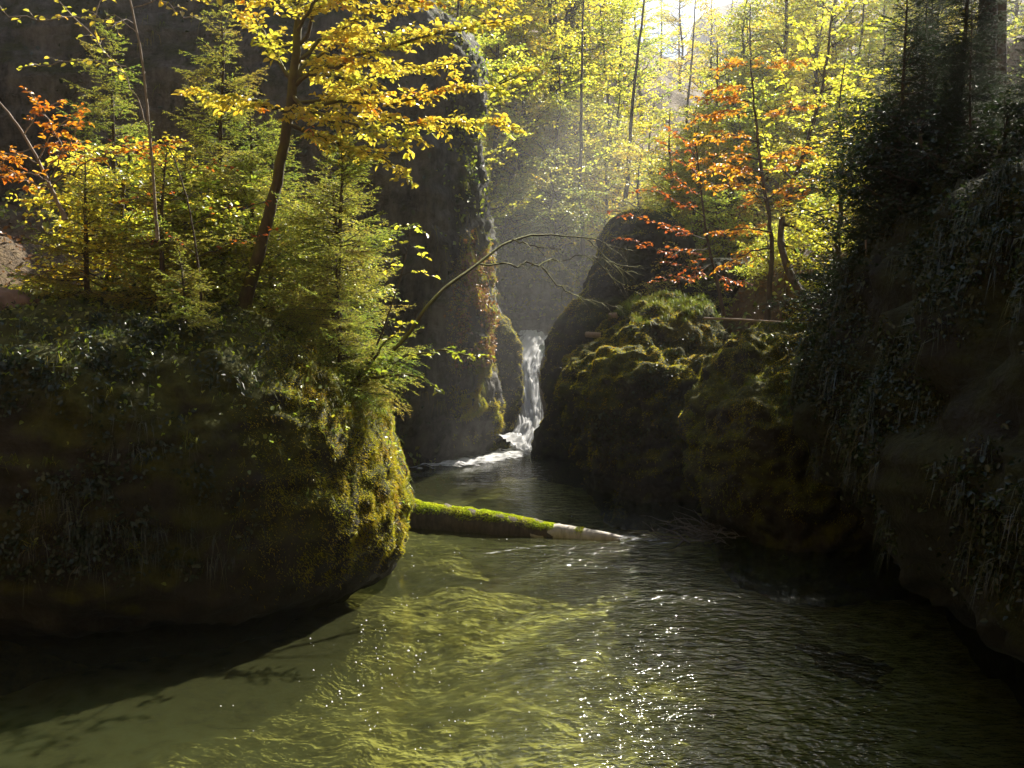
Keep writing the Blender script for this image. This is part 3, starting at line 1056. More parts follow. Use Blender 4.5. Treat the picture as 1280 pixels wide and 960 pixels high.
right_rim = lambda c, n: smooth(-3.1, -1.8, c[:, 0]) * smooth(.2, .6, c[:, 2]) * (np.clip(n[:, 0] * 1.3 + n[:, 2], 0, 1) + .05) * patchy(c, 2.2, 1, .35)
moss_on('moss', T_big, 75000, right_rim, (.02, .06), .009)
tufts_on('grass', T_big, 300, lambda c, n: smooth(-2.8, -1.9, c[:, 0]) * smooth(1.9, 2.4, c[:, 2]) * np.clip(n[:, 0] + n[:, 2], 0, 1), 16, (.10, .26), .008, 'grass', 1.3)
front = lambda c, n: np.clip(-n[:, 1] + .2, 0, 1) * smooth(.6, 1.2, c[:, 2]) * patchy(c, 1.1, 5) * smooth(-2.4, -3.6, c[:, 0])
tufts_on('grass', T_big, 600, front, 10, (.10, .30), .008, 'grass_shaded', 1.8)
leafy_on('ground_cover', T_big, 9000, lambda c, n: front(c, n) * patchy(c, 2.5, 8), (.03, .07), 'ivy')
moss_on('moss', T_big, 24000, front, (.02, .06), .010, 'moss_shaded')
tufts_on('grass', T_big, 600, lambda c, n: np.clip(n[:, 2] - .1, 0, 1) * (c[:, 0] > -8), 12, (.12, .32), .008, 'grass', 1.0)
leafy_on('ground_cover', T_big, 3500, lambda c, n: np.clip(n[:, 2] - .3, 0, 1) * (c[:, 0] > -8), (.03, .07), 'green')

rim_p = lambda c, n: smooth(-1.5, -.6, c[:, 0]) * smooth(23.5, 21.5, c[:, 1]) * smooth(.3, .8, c[:, 2]) * smooth(5.2, 4.0, c[:, 2]) * patchy(c, 1.6, 2)
moss_on('moss', T_pil, 34000, rim_p, (.03, .09), .014)
leafy_on('ground_cover', T_pil, 1500, lambda c, n: rim_p(c, n) * (c[:, 2] > 2.2), (.04, .10), 'litter')
leafy_on('ground_cover', T_pil, 1100, lambda c, n: np.clip(-n[:, 1], 0, 1) * patchy(c, .6, 7) * (c[:, 0] > -13), (.06, .14), 'ivy')
tufts_on('grass', T_pil, 250, lambda c, n: np.clip(-n[:, 1] + n[:, 0], 0, 1) * patchy(c, .6, 7) * (c[:, 0] > -8), 10, (.15, .35), .010, 'grass', 2.0)
leafy_on('ground_cover', T_pil, 450, lambda c, n: smooth(-1.7, -.8, c[:, 0]) * smooth(23, 21.2, c[:, 1]) * smooth(4.2, 5.2, c[:, 2]) * patchy(c, 1.3, 5), (.05, .11), 'green')
moss_on('moss', T_r2, 9000, lambda c, n: np.clip(n[:, 2] * 1.4 + n[:, 0] * .4, 0, 1), (.03, .08), .014)
moss_on('moss', T_r3, 9000, lambda c, n: np.clip(n[:, 2] - n[:, 0] * .5, 0, 1) ** 2 * patchy(c), (.03, .08), .014)
tufts_on('grass', T_b5, 260, lambda c, n: np.clip(-n[:, 1] + n[:, 2], 0, 1) * patchy(c, 1.0, 3) * smooth(3, 4.5, c[:, 2]), 12, (.2, .5), .014, 'grass', 2.0)
leafy_on('ground_cover', T_b5, 4500, lambda c, n: np.clip(-n[:, 1] + n[:, 2], 0, 1) * patchy(c, 1.2, 3) * smooth(2.6, 4.2, c[:, 2]), (.06, .15), 'shrubleaf')
top2 = lambda c, n: np.clip(n[:, 2] * 1.2 - n[:, 0] * .5 - .1, 0, 1) * patchy(c, 1.8, 4, .2)
moss_on('moss', T_b2, 34000, top2, (.03, .08), .011)
tufts_on('grass', T_b2, 240, lambda c, n: smooth(3.0, 3.5, c[:, 2]) * np.clip(n[:, 2], 0, 1), 26, (.18, .42), .009, 'grass', 1.1)
moss_on('moss', T_b2, 16000, lambda c, n: np.clip(-n[:, 1], 0, 1) * patchy(c, 1.4, 9) * (c[:, 2] > .5), (.03, .07), .010, 'moss_shaded')
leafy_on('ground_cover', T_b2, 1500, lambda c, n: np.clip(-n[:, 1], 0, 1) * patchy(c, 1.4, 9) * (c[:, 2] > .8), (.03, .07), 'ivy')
moss_on('moss', T_b3, 16000, lambda c, n: np.clip(n[:, 2] - n[:, 0] * .3, 0, 1) * (c[:, 2] > 1.6) * patchy(c, 1.6, 7, .1), (.02, .07), .010)
moss_on('moss', T_b3, 20000, lambda c, n: np.clip(-n[:, 0] * .8 + n[:, 2] * .5 - n[:, 1] * .3, 0, 1) * (c[:, 2] > .4) * patchy(c, 1.6, 2, .15), (.02, .06), .010, 'mossblade')  # brighter moss on the left face, sky light put into its colour
tufts_on('grass', T_b3, 200, lambda c, n: np.clip(n[:, 2], 0, 1), 12, (.12, .3), .009, 'grass', 1.3)
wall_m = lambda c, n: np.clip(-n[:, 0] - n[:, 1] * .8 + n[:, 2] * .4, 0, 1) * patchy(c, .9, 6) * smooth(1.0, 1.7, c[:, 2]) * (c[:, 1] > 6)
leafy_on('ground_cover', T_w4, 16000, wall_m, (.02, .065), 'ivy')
moss_on('moss', T_w4, 20000, wall_m, (.03, .08), .011, 'moss_shaded')
tufts_on('grass', T_w4, 800, wall_m, 12, (.12, .32), .008, 'grass_shaded', 2.0)

# leaf litter and low growth on the slope behind
def on_ground(name, cnt, x0, x1, y0, y1, mat, size, keep=None, lift=.02, upright=.2):
    x, y = rng.uniform(x0, x1, cnt), rng.uniform(y0, y1, cnt)
    xl, xr = river_edges(y)
    k = (x < xl - .3) | (x > xr + .3)
    x, y = x[k], y[k]
    p = np.stack([x, y, height(x, y) + lift * rng.random(len(x))], -1)
    mb = MB()
    d = norm(rng.normal(size=p.shape) * [1, 1, .3] + UP * upright)
    nn = norm(UP + rng.normal(size=p.shape) * .5)
    s = rng.uniform(*size, len(p))
    leaves(mb, p, d, nn, s, s * .65, shape='diamond')
    tag(mb.build(name, M[mat]), kind='stuff')


on_ground('leaf_litter', 30000, -9, 12, 12, 34, 'litter', (.06, .12))
on_ground('ground_cover', 50000, -9, 16, 17, 48, 'shrubleaf', (.08, .16), lift=.5, upright=.8)

# ================================================================== water features
def fall_strip(name, pts, w, seedoff, mat):
    """falling water: a ribbon bulging outward, with edge attribute"""
    path = polyline(pts, 60)
    wd = np.interp(np.linspace(0, 1, 60), np.linspace(0, 1, len(w)), w)
    nn = 30
    u = np.linspace(-1, 1, nn)
    tan = norm(np.gradient(path, axis=0))
    side = norm(np.cross(tan, np.array([0, -1.0, .25])))
    out = norm(np.cross(side, tan))
    out = np.where(out[:, 1:2] > 0, -out, out)
    V = path[:, None] + side[:, None] * (wd[:, None] * u)[:, :, None] + out[:, None] * ((1 - u ** 2)[None, :] * wd[:, None] * .35)[:, :, None]
    q = V.reshape(-1, 3)
    ln = np.r_[0, np.cumsum(np.linalg.norm(np.diff(path, axis=0), axis=1))]
    fl = np.stack([wd[:, None] * u[None], np.repeat(ln[:, None], nn, 1), np.full((60, nn), seedoff)], -1)
    fq = fl.reshape(-1, 3)
    V = V + out[:, None] * (perlin(fq * [9, 1.3, 1]) * .11 + perlin(fq * [24, 3, 1] + 5) * .05 + perlin(fq * [5, 5, 1] + 9) * .04).reshape(60, nn, 1)
    mb = MB()
    i = np.arange(59)[:, None] * nn
    j = np.arange(nn - 1)[None]
    mb.add(V, np.stack([i + j, i + j + 1, i + nn + j + 1, i + nn + j], -1).reshape(-1, 4))
    me = mb.mesh(name, mat, True)
    a = me.attributes.new('edge', 'FLOAT', 'POINT')
    ed = np.repeat((1 - np.abs(u) ** 3)[None], 60, 0)
    a.data.foreach_set('value', (ed * .9).astype(np.float32).ravel())
    b = me.attributes.new('flow', 'FLOAT_VECTOR', 'POINT')
    b.data.foreach_set('vector', fl.astype(np.float32).ravel())
    return me


wf = empty('waterfall', at(655, 560, 23.4))
o = link('cascade', fall_strip('cascade', [at(672, 425, 28.0), at(668, 431, 27.0), at(663, 441, 26.2), at(657, 457, 25.6), at(655, 480, 25.0), at(657, 508, 24.4), at(659, 535, 23.8), at(655, 556, 23.3), at(640, 570, 22.6)],
                               [.7, .6, .52, .42, .42, .46, .48, .55, .8], 3.0, M['fall']), wf)
o.location = -np.array(wf.location)
o = link('cascade', fall_strip('cascade', [at(659, 452, 25.6), at(663, 490, 24.6), at(664, 525, 23.9), at(650, 553, 23.2)], [.12, .16, .20, .3], 9.0, M['fall']), wf)
o.location = -np.array(wf.location)
for k_, (px_, w_) in enumerate([(650, .08), (668, .10), (657, .09)]):
    o = link('cascade', fall_strip('cascade', [at(px_ + 4, 440, 26.1), at(px_, 462, 25.3), at(px_ + 1, 500, 24.4), at(px_ + 3, 535, 23.6), at(px_ - 8, 562, 22.9)], [w_, w_, w_ * 1.3, w_ * 1.5, w_ * 2], 20.0 + k_ * 7, M['fall']), wf)
    o.location = -np.array(wf.location)
tag(wf, 'narrow white waterfall pouring between the two rocks at the head of the pool', 'waterfall')


def foam_sheet(name, path, w, z, mat, boost=.55, lumps=.03):
    p = polyline(path, 50)
    wd = np.interp(np.linspace(0, 1, 50), np.linspace(0, 1, len(w)), w)
    tan = norm(np.gradient(p, axis=0))
    side = norm(np.cross(tan, UP))
    nn = 22
    u = np.linspace(-1, 1, nn)
    V = p[:, None] + side[:, None] * (wd[:, None] * u)[:, :, None]
    q = V.reshape(-1, 3)
    zz = z + (.5 + .5 * perlin(q * 4)) * lumps * np.repeat((1 - u ** 2)[None], 50, 0).ravel()
    q[:, 2] = zz
    mb = MB()
    i = np.arange(49)[:, None] * nn
    j = np.arange(nn - 1)[None]
    mb.add(q, np.stack([i + j, i + j + 1, i + nn + j + 1, i + nn + j], -1).reshape(-1, 4))
    me = mb.mesh(name, mat, True)
    a = me.attributes.new('edge', 'FLOAT', 'POINT')
    tt = np.sin(np.linspace(0, 1, 50) * math.pi) ** .4
    ed = (1 - np.abs(u) ** 2)[None] * tt[:, None] * boost
    a.data.foreach_set('value', ed.astype(np.float32).ravel())
    o = link(name, me)
    tag(o, kind='stuff')
    return o


M['foam_fall'] = foam_mat('foam_fall', .40, .60, (4, 8, 4), R(20))
M['foam_glint'] = foam_mat('foam_glint', .50, .66, (3.5, 16, 4), R(-6))
W0 = lambda px, py: at(px, py, CAM_H * FPX / (py - 380)) * [1, 1, 0]
foam_sheet('foam', [W0(662, 562), W0(640, 572), W0(600, 580), W0(540, 588), W0(490, 592)], [.7, .95, .8, .5, .3], .03, M['foam_fall'], 1.0, .14)
foam_sheet('foam', [W0(640, 566), W0(660, 580), W0(670, 600), W0(660, 640)], [.6, .8, .7, .4], .02, M['foam_glint'], .6, .04)
foam_sheet('foam', [W0(735, 676), W0(790, 680), W0(840, 690), W0(872, 694)], [.10, .30, .46, .34], .022, M['foam_glint'], .72, .05)  # white sheet standing in for sunlit glints on the ripples
foam_sheet('foam', [W0(570, 702), W0(630, 696), W0(690, 688), W0(745, 682)], [.10, .13, .12, .06], .018, M['foam_glint'], .70, .03)

# small white flecks scattered over the pool
mb = MB()
n = 260
px, py = rng.normal(560, 120, n), 640 + 320 * rng.random(n) ** .9
cl = rng.random(n) < .35
px[cl] = rng.normal(480, 60, cl.sum())
py[cl] = 790 + rng.normal(0, 60, cl.sum())
for a, b in zip(px, np.clip(py, 650, 958)):
    c = W0(a, b)
    if a < 505 and b < 800 and a < 505 - (b - 700) * 1.3 + 60: continue
    s = .003 + .008 * random.random() ** 2 * (1.8 if random.random() < .08 else 1)
    k = 7
    an = np.arange(k) * 2 * math.pi / k
    rr = s * rng.uniform(.6, 1.2, k)
    ring = np.stack([c[0] + rr * np.cos(an), c[1] + rr * np.sin(an) * 1.2, np.full(k, .022)], -1)
    top = np.array([[c[0], c[1], .03 + s * .4]])
    ids = np.arange(k)
    mb.add(np.concatenate([ring, top]), np.stack([ids, (ids + 1) % k, np.full(k, k)], 1))
tag(mb.build('white_flecks', M['fleck']), kind='stuff')

# ------------------------------------------------------------------ fallen log across the pool
lg = empty('fallen_log', W0(620, 676))
W = MB()
pth = polyline([at(470, 640, 15.6), at(520, 645, 15.35), at(600, 656, 15.0), at(680, 667, 14.75), at(735, 671, 14.55), at(775, 674, 14.4)], 40) - np.array(lg.location)
u = np.linspace(0, 1, 40)
pth[1:-1] += rng.normal(size=(38, 3)) * .006
tubes(W, pth, np.interp(u, [0, .2, .6, .85, 1], [.26, .24, .20, .13, .05]) * (1 + .02 * np.sin(u * 23)), 18)
V_ = W.v[0].reshape(40, 18, 3)
off_ = V_ - pth[:, None]
W.v[0] = (pth[:, None] + off_ * (1 + .16 * fbm((V_ * [2.2, 2.2, 2.2]).reshape(-1, 3), 3) + .10 * np.clip(perlin(V_.reshape(-1, 3) * 5 + 9) - .25, 0, 1) * 4).reshape(40, 18, 1)).reshape(-1, 3)
shell = W.v[0].reshape(40, 18, 3).copy()
W.build('trunk', M['bark'], lg, True)
mb = MB()
n = 26000
t = rng.random(n) ** 1.1 * .86
k = t * 39
i0 = k.astype(int)
p = pth[i0] * (1 - (k - i0))[:, None] + pth[i0 + 1] * (k - i0)[:, None]
an = rng.normal(0, .62, n)
rr = np.interp(t, [0, .2, .6, .85, 1], [.26, .24, .20, .13, .05])
tn = norm(pth[-1] - pth[0])
sd = norm(np.cross(tn, UP))
nn = sd * np.sin(an)[:, None] + np.cross(sd, tn) * np.cos(an)[:, None]
keep = (fbm(p * 3 + 3, 3) > -.95 + 1.3 * smooth(.55, .90, t)) & (np.abs(an) < 1.0 + .5 * perlin(p * 2.5))
p, nn, rr = p[keep], nn[keep], rr[keep]
blades(mb, p + nn * (rr * (1 + .16 * fbm((p + nn * rr[:, None]) * 2.2, 3)) * .98)[:, None], nn + rng.normal(size=p.shape) * .5, rng.uniform(.015, .06, len(p)) * (1 + .6 * perlin(p * 6)), .012, .5)
mb.build('moss', M['moss_green'], lg)
W = MB()
B_ = shell[25:]                                     # bleached wood where the bark has gone
ctr = pth[25:, None]
B_ = ctr + (B_ - ctr) * (np.interp(np.arange(15), [0, 4, 14], [.93, 1.03, 1.06])[:, None, None] + .10 * fbm((B_ * [2.5, 8, 8]).reshape(-1, 3), 3).reshape(15, 18, 1) * np.interp(np.arange(15), [0, 1, 6, 9], [0, 1, 1, .1])[:, None, None])
kk, jj = np.arange(14)[:, None] * 18, np.arange(18)[None]
W.add(B_.reshape(-1, 3), np.stack([kk + jj, kk + (jj + 1) % 18, kk + 18 + (jj + 1) % 18, kk + 18 + jj], -1).reshape(-1, 4))
W.build('bare_wood', bark_mat('bleached_wood', (.32, .29, .24), (.62, .57, .50)), lg, True)
tag(lg, 'fallen tree trunk lying across the pool with bright green moss along its top', 'log')

# broken trunks lodged on the boulder crest
for (a, b, r_, lab) in [((762, 396), (850, 392), .085, 'upper grey broken log end jutting left from the boulder crest by the falls'),
                        ((733, 418), (800, 424), .06, 'lower thin broken log end jutting left beside the waterfall rock'),
                        ((880, 398), (958, 402), .022, 'thin pale pole lying across the gully below the orange sapling')]:
    p0, p1 = at(*a, 20.2 if a[0] < 800 else 17.6), at(*b, 19.4 if a[0] < 800 else 17.2)
    W = MB()
    pth2 = polyline([p0, (p0 + p1) / 2 + [0, 0, .01], p1 + (p1 - p0) * .3], 14)
    tubes(W, pth2, np.linspace(r_, r_ * .9, 14), 10)
    q = np.arange(10)
    W.add(np.concatenate([W.verts()[:10], [pth2[0] - norm(pth2[1] - pth2[0]) * .02]]), np.stack([q, (q + 1) % 10, np.full(10, 10)], 1))
    tag(W.build('broken_log', M['wood_cut'], None, True), lab, 'log')

# drift wood at the right bank, below the mossy boulder
dw = empty('driftwood', W0(890, 672))
W = MB()
for _ in range(60):
    p0 = W0(random.gauss(888, 22), random.uniform(660, 688)) + [0, 0, random.uniform(-.06, .10)] - np.array(dw.location)
    az, el = random.gauss(2.9, .9), random.gauss(.08, .16)
    d = np.array([math.cos(az) * math.cos(el), math.sin(az) * math.cos(el), math.sin(el)])
    ln = random.uniform(.2, .75)
    q_ = [p0, p0 + d * ln * .35 + rng.normal(size=3) * .04, p0 + d * ln * .7 + rng.normal(size=3) * .05, p0 + d * ln + rng.normal(size=3) * .05]
    tubes(W, polyline(q_, 9), np.linspace(random.uniform(.005, .018), .002, 9), 5)
W.build('branches', M['bark_grey'], dw)
tag(dw, 'tangle of grey drift branches caught at the foot of the mossy right boulder', 'driftwood')

# ================================================================== trees on the left boulder
def A(pts, Y):
    """pixel path to world path; Y a distance or one per point"""
    if not hasattr(Y, '__len__'): Y = [Y] * len(pts)
    return [at(p[0], p[1], y) for p, y in zip(pts, Y)]


# leaning beech with the yellow crown
trunk = A([(292, 420), (306, 370), (322, 322), (338, 262), (350, 205), (363, 140), (369, 85), (372, 25), (384, -60), (392, -150)], [12.4, 12.4, 12.3, 12.25, 12.2, 12.2, 12.2, 12.2, 12.2, 12.2])
limbs = [A(p, y) for p, y in [
    ([(363, 140), (400, 128), (450, 122), (520, 124), (580, 112), (648, 96)], [12.2, 12.1, 12, 12, 12.1, 12.2]),
    ([(365, 130), (410, 118), (470, 140), (530, 160), (590, 150), (632, 158)], [12.2, 12.4, 12.7, 12.9, 13, 13]),
    ([(366, 110), (420, 80), (480, 60), (540, 40), (600, 30), (650, 25)], [12.2, 12, 11.8, 11.7, 11.7, 11.8]),
    ([(369, 80), (410, 40), (460, 20), (520, 0), (580, -12), (640, 0)], [12.2, 12.3, 12.5, 12.6, 12.7, 12.7]),
    ([(370, 60), (400, 10), (450, -30), (520, -50), (600, -50)], 12.2),
    ([(362, 145), (330, 128), (290, 122), (240, 118)], [12.2, 12.0, 11.9, 11.8]),
    ([(366, 100), (340, 60), (322, 30), (300, -10)], [12.2, 12.3, 12.4, 12.5]),
    ([(366, 120), (400, 150), (440, 155), (480, 168), (515, 172)], [12.2, 11.8, 11.5, 11.4, 11.4]),
    ([(360, 155), (400, 170), (440, 184), (480, 200), (505, 214)], [12.2, 12.3, 12.4, 12.4, 12.4]),
    ([(368, 95), (420, 100), (470, 95), (520, 85), (570, 75)], [12.2, 12.8, 13.2, 13.5, 13.7]),
    ([(371, 40), (390, 0), (430, -15), (480, -20)], [12.2, 11.6, 11.2, 11]),
    ([(372, 20), (340, -10), (300, -20), (250, -10)], [12.2, 12, 11.8, 11.7]),
    ([(368, 100), (400, 60), (440, 45), (480, 40), (520, 48)], [12.2, 12.5, 12.9, 13.2, 13.3]),
    ([(380, -40), (440, -70), (520, -80)], 12), ([(384, -60), (330, -90), (270, -80)], 12), ([(388, -100), (430, -150), (470, -180)], 12)]]
t1 = broad_tree('beech_tree', trunk, .085, .035, limbs, twig=(.07, .48), sub=(.08, .22), per_m=25, size=.082, leafmat='yellow', bark='bark_moss', t0=.12, flat=.55, limb_flat=.22)
tag(t1, 'leaning beech with a mossy trunk and glowing yellow crown on the left boulder', 'tree')

# bare arching branch reaching over the pool, with a few leafy sprays at its foot
trunk = A([(425, 500), (442, 480), (470, 455), (505, 430), (530, 385), (560, 355), (597, 332), (625, 306), (660, 293), (700, 294), (745, 299)], [12.3, 12.3, 12.4, 12.6, 12.8, 13.2, 13.6, 14, 14.4, 14.8, 15.2])
limbs = [A(p, y) for p, y in [
    ([(745, 299), (765, 308), (785, 312)], [15.2, 15.4, 15.5]),
    ([(600, 330), (640, 330), (675, 331), (705, 320), (740, 322)], [13.6, 13.9, 14.3, 14.6, 15]),
    ([(675, 331), (690, 350), (720, 372), (775, 384)], [14.3, 14.5, 14.8, 15.2]),
    ([(740, 322), (765, 345), (785, 362), (805, 368)], [15, 15.2, 15.3, 15.4]),
    ([(735, 300), (760, 325), (790, 345)], [15.1, 15.3, 15.5]),
    ([(740, 320), (770, 330), (800, 335)], [15, 15.4, 15.7]),
    ([(640, 300), (670, 308), (700, 312)], [14.1, 14, 14]),
    ([(442, 480), (500, 450), (540, 440), (575, 438), (600, 446)], [12.3, 12.2, 12.1, 12, 12]),
    ([(442, 482), (470, 470), (520, 468), (548, 486)], [12.3, 12, 11.8, 11.7]),
    ([(430, 492), (465, 450), (490, 420), (505, 405)], [12.3, 12, 11.9, 11.9])]]
W_pts = [limbs[7][2:4], limbs[8][1:4], limbs[9][1:4]]
t2 = broad_tree('arching_shrub', trunk, .032, .010, limbs, twig=(.075, .30), sub=None, per_m=26, size=.075, leafmat='green', bark='bark_moss', t0=.3, flat=.5, trunk_sides=7, leafless=(0, 1, 2, 3, 4, 5, 6), limb_r=.75, bare=(.14, .45))
tag(t2, 'bare mossy branch arching from the left boulder over the pool, leafy at its foot', 'shrub')
# seedling spray between the spruce and the rock wall
t3 = broad_tree('beech_sapling', A([(462, 452), (480, 410), (500, 350), (512, 300), (514, 284)], 12.1), .014, .005,
                [A(p, 12.1) for p in [([(508, 312), (495, 300), (486, 303)]), ([(510, 305), (522, 312), (530, 322)]), ([(500, 345), (515, 338), (540, 345)]), ([(503, 335), (492, 332), (484, 336)]), ([(513, 290), (508, 280), (500, 284)]), ([(513, 290), (522, 284), (528, 290)])]],
                twig=(.10, .14), sub=None, per_m=34, size=.075, leafmat='yellowgreen', bark='bark', t0=.3)
tag(t3, 'small beech seedling with yellow-green leaves against the dark rock wall', 'sapling')

# spruces
sp_a = spruce('spruce', 4.5, 1.3, 3, 'needle', whorl=.15, per=7, blet=.05, sparse=.75)
sp_b = spruce('spruce', 3.4, 1.3, 8, 'needle', whorl=.13, per=7, blet=.05, bare=.05, sparse=.75)
sp_c = spruce('spruce', 2.4, 1.05, 15, 'needle', whorl=.12, per=7, blet=.045, sparse=.75)
foot = lambda px, py, Y: at(px, py, Y)
sp_a.location = foot(282, 420, 13.0)
tag(sp_a, 'tallest young spruce on the left boulder, behind the beech trunk', 'spruce', 'young spruces on the left boulder')
sp_b.location = foot(412, 470, 12.5)
sp_b.rotation_euler = (0, R(4), 0)
tag(sp_b, 'young spruce spreading right of the beech trunk at the boulder edge', 'spruce', 'young spruces on the left boulder')
sp_c.location = foot(112, 440, 12.0)
tag(sp_c, 'shaded young spruce at the left end of the boulder, below the orange shrub', 'spruce', 'young spruces on the left boulder')
copy_tree(sp_c, foot(235, 500, 11.0), 5.0, .7, 'low spruce at the front brink of the boulder, left of the leaning beech')
copy_tree(sp_b, foot(318, 430, 13.3), .9, (1.1, 1.1, 1.0), 'young spruce half hidden behind the leaning beech stem')
copy_tree(sp_c, foot(425, 460, 12.9), 4.2, (1.2, 1.2, 1.15), 'young spruce at the back of the boulder, nearest to the dark rock wall')
copy_tree(sp_b, foot(238, 455, 12.6), 3.6, (.9, .9, .8), 'bushy spruce left of the foot of the leaning beech')
copy_tree(sp_c, foot(205, 440, 11.8), 1.3, 1.0, 'low young spruce between the far-left spruce and the tallest one')
copy_tree(sp_b, foot(345, 450, 13.4), 2.2, .95, 'young spruce growing close behind the leaning beech trunk')
copy_tree(sp_c, foot(425, 500, 12.0), 2.9, .75, 'smallest spruce, at the very rim of the boulder under the big spruce')
copy_tree(sp_a, foot(150, 420, 14.6), 2.0, 1.05, 'spruce rising at the back of the boulder behind the orange shrub')

# orange shrub and hanging beech twigs at the far left
t4 = broad_tree('beech_shrub', A([(82, 275), (64, 235), (48, 200), (25, 160), (0, 128), (-40, 90)], 11.6), .022, .008,
                [A(p, y) for p, y in [([(60, 228), (80, 190), (60, 150), (40, 120)], [11.6, 11.5, 11.4, 11.4]), ([(48, 200), (62, 170), (85, 150), (96, 140)], 11.5), ([(50, 205), (30, 195), (0, 190), (-20, 185)], 11.6), ([(40, 185), (10, 195), (-20, 230)], 11.5),
                                      ([(64, 235), (30, 225), (0, 205)], 11.6), ([(60, 228), (40, 215), (10, 220)], 11.4), ([(30, 168), (50, 135), (72, 128)], 11.5), ([(64, 235), (90, 215), (120, 195), (170, 185), (210, 180)], [11.6, 11.5, 11.5, 11.5, 11.5]), ([(55, 215), (90, 178), (100, 150)], 11.5)]],
                twig=(.08, .30), sub=(.09, .14), per_m=18, size=.07, leafmat='orange', bark='bark_pale', t0=.3)
tag(t4, 'orange-leaved beech shrub with pale bare stems at the left edge', 'shrub')
t5 = broad_tree('beech_sapling', A([(197, 300), (190, 200), (184, 130), (176, 60), (162, 0), (150, -80)], 11.2), .016, .009,
                [A(p, y) for p, y in [([(188, 165), (150, 80), (110, 40), (75, 5)], 11.2), ([(180, 95), (140, 78), (95, 75), (60, 80), (30, 85)], [11.2, 11, 10.9, 10.8, 10.8]), ([(168, 30), (130, 25), (80, 22), (30, 20), (0, 15)], [11.2, 10.8, 10.4, 10.2, 10.1]),
                                      ([(165, 10), (200, 0), (225, 12), (240, 22)], [11.2, 10.8, 10.6, 10.5]), ([(160, -10), (130, -5), (120, 15), (118, 35)], [11.2, 10.8, 10.7, 10.7]), ([(170, 40), (140, 15), (145, 30)], 10.8)]],
                twig=(.14, .28), sub=None, per_m=15, size=.085, leafmat='yellow', bark='bark_pale', t0=.35)
tag(t5, 'thin beech sapling with olive and rust leaves before the black hollow, upper left', 'sapling')
t6 = broad_tree('beech_sapling', A([(255, 420), (248, 330), (235, 250), (215, 190), (200, 170)], 11.4), .016, .006,
                [A(p, 11.4) for p in [[(235, 250), (200, 240), (160, 250)], [(225, 215), (180, 195), (140, 178)], [(225, 215), (255, 205), (290, 210)], [(240, 280), (280, 262), (330, 255)], [(215, 190), (190, 180), (165, 172)], [(246, 320), (220, 300), (190, 300)], [(246, 320), (300, 300), (340, 290)]]],
                twig=(.12, .28), sub=None, per_m=13, size=.062, leafmat='red', bark='bark', t0=.25)
tag(t6, 'russet beech sapling in front of the young spruces on the left boulder', 'sapling')

# brown root plate at the far left edge
rt, T_rt = rock('root_mound', [(1.7, -7.4, -5.75, 10.3, 11.9), (2.2, -7.2, -5.6, 10.2, 11.9), (2.8, -7.0, -5.4, 10.3, 11.9), (3.2, -7.0, -5.35, 10.6, 11.9), (3.5, -6.9, -5.5, 10.9, 11.8), (3.7, -6.6, -5.9, 11.1, 11.6)],
                bark_mat('root_earth', (.08, .045, .028), (.22, .14, .09), scale=5), nt_=90, nz=50, e=2.2, amp=(.10, .06, .03), sc=(1.0, 2.5, 8), strata=0, seed=12)
tag(rt, 'reddish brown earthy root mound at the left end of the boulder', 'root mound')
tufts_on('grass', T_rt, 120, lambda c, n: np.clip(n[:, 2] + .2, 0, 1), 10, (.1, .25), .007, 'grass', 1.4)

# ================================================================== right bank trees
t7 = broad_tree('beech_tree', A([(958, 420), (962, 360), (966, 300), (958, 250), (950, 200), (944, 140), (938, 75)], 18.0), .055, .012,
                [A(p, y) for p, y in [
                    ([(940, 85), (925, 78), (905, 82)], 18), ([(940, 90), (960, 80), (1000, 76)], 18), ([(942, 110), (920, 108), (892, 112)], 17.8), ([(944, 130), (920, 122), (880, 121)], 17.6), ([(945, 140), (900, 138), (868, 150)], 17.6),
                    ([(946, 150), (985, 135), (1020, 128)], 18.2), ([(950, 180), (915, 168), (870, 172)], 17.6), ([(952, 200), (910, 192), (872, 200)], 17.5), ([(954, 215), (915, 208), (880, 215)], 17.6), ([(953, 200), (985, 188), (1010, 185)], 17.8),
                    ([(958, 250), (930, 236), (890, 230)], 17.6), ([(958, 250), (985, 232), (1010, 226)], 17.6), ([(960, 265), (985, 250), (1000, 245)], 17.4), ([(960, 240), (935, 215), (905, 205)], 18.6), ([(955, 220), (980, 205), (1000, 200)], 18.6),
                    ([(964, 290), (930, 285), (895, 292)], 17.7), ([(964, 310), (935, 315), (900, 335)], 17.6)]],
                twig=(.10, .45), sub=(.10, .22), per_m=25, size=.08, leafmat='orange', bark='bark', t0=.12, flat=.4, limb_flat=.12, upb=.0)
tag(t7, 'slender beech with layered orange sprays on the sunlit right bank', 'tree')
t8 = broad_tree('beech_tree', A([(905, 395), (895, 345), (882, 290), (878, 250), (872, 200), (868, 160)], 18.6), .035, .010,
                [A(p, y) for p, y in [([(884, 300), (850, 290), (800, 272), (765, 262)], [18.6, 18.4, 18.3, 18.3]), ([(886, 310), (850, 318), (810, 310), (780, 298)], [18.6, 18.2, 18, 18]), ([(890, 330), (860, 350), (820, 352)], [18.6, 18.2, 18]), ([(892, 340), (910, 352), (930, 352)], 18.2),
                                      ([(880, 270), (850, 255), (820, 240), (800, 238)], 18.5), ([(878, 250), (850, 225), (830, 215)], 18.5), ([(875, 225), (850, 195), (830, 180)], 18.6), ([(872, 200), (852, 170), (835, 160)], 18.6), ([(888, 320), (870, 335), (840, 330)], 18)]],
                twig=(.16, .40), sub=(.14, .2), per_m=22, size=.072, leafmat='red', bark='bark', t0=.15, flat=.45, limb_flat=.15)
tag(t8, 'small rust red beech beside the orange one, reaching left over the falls rock', 'tree')
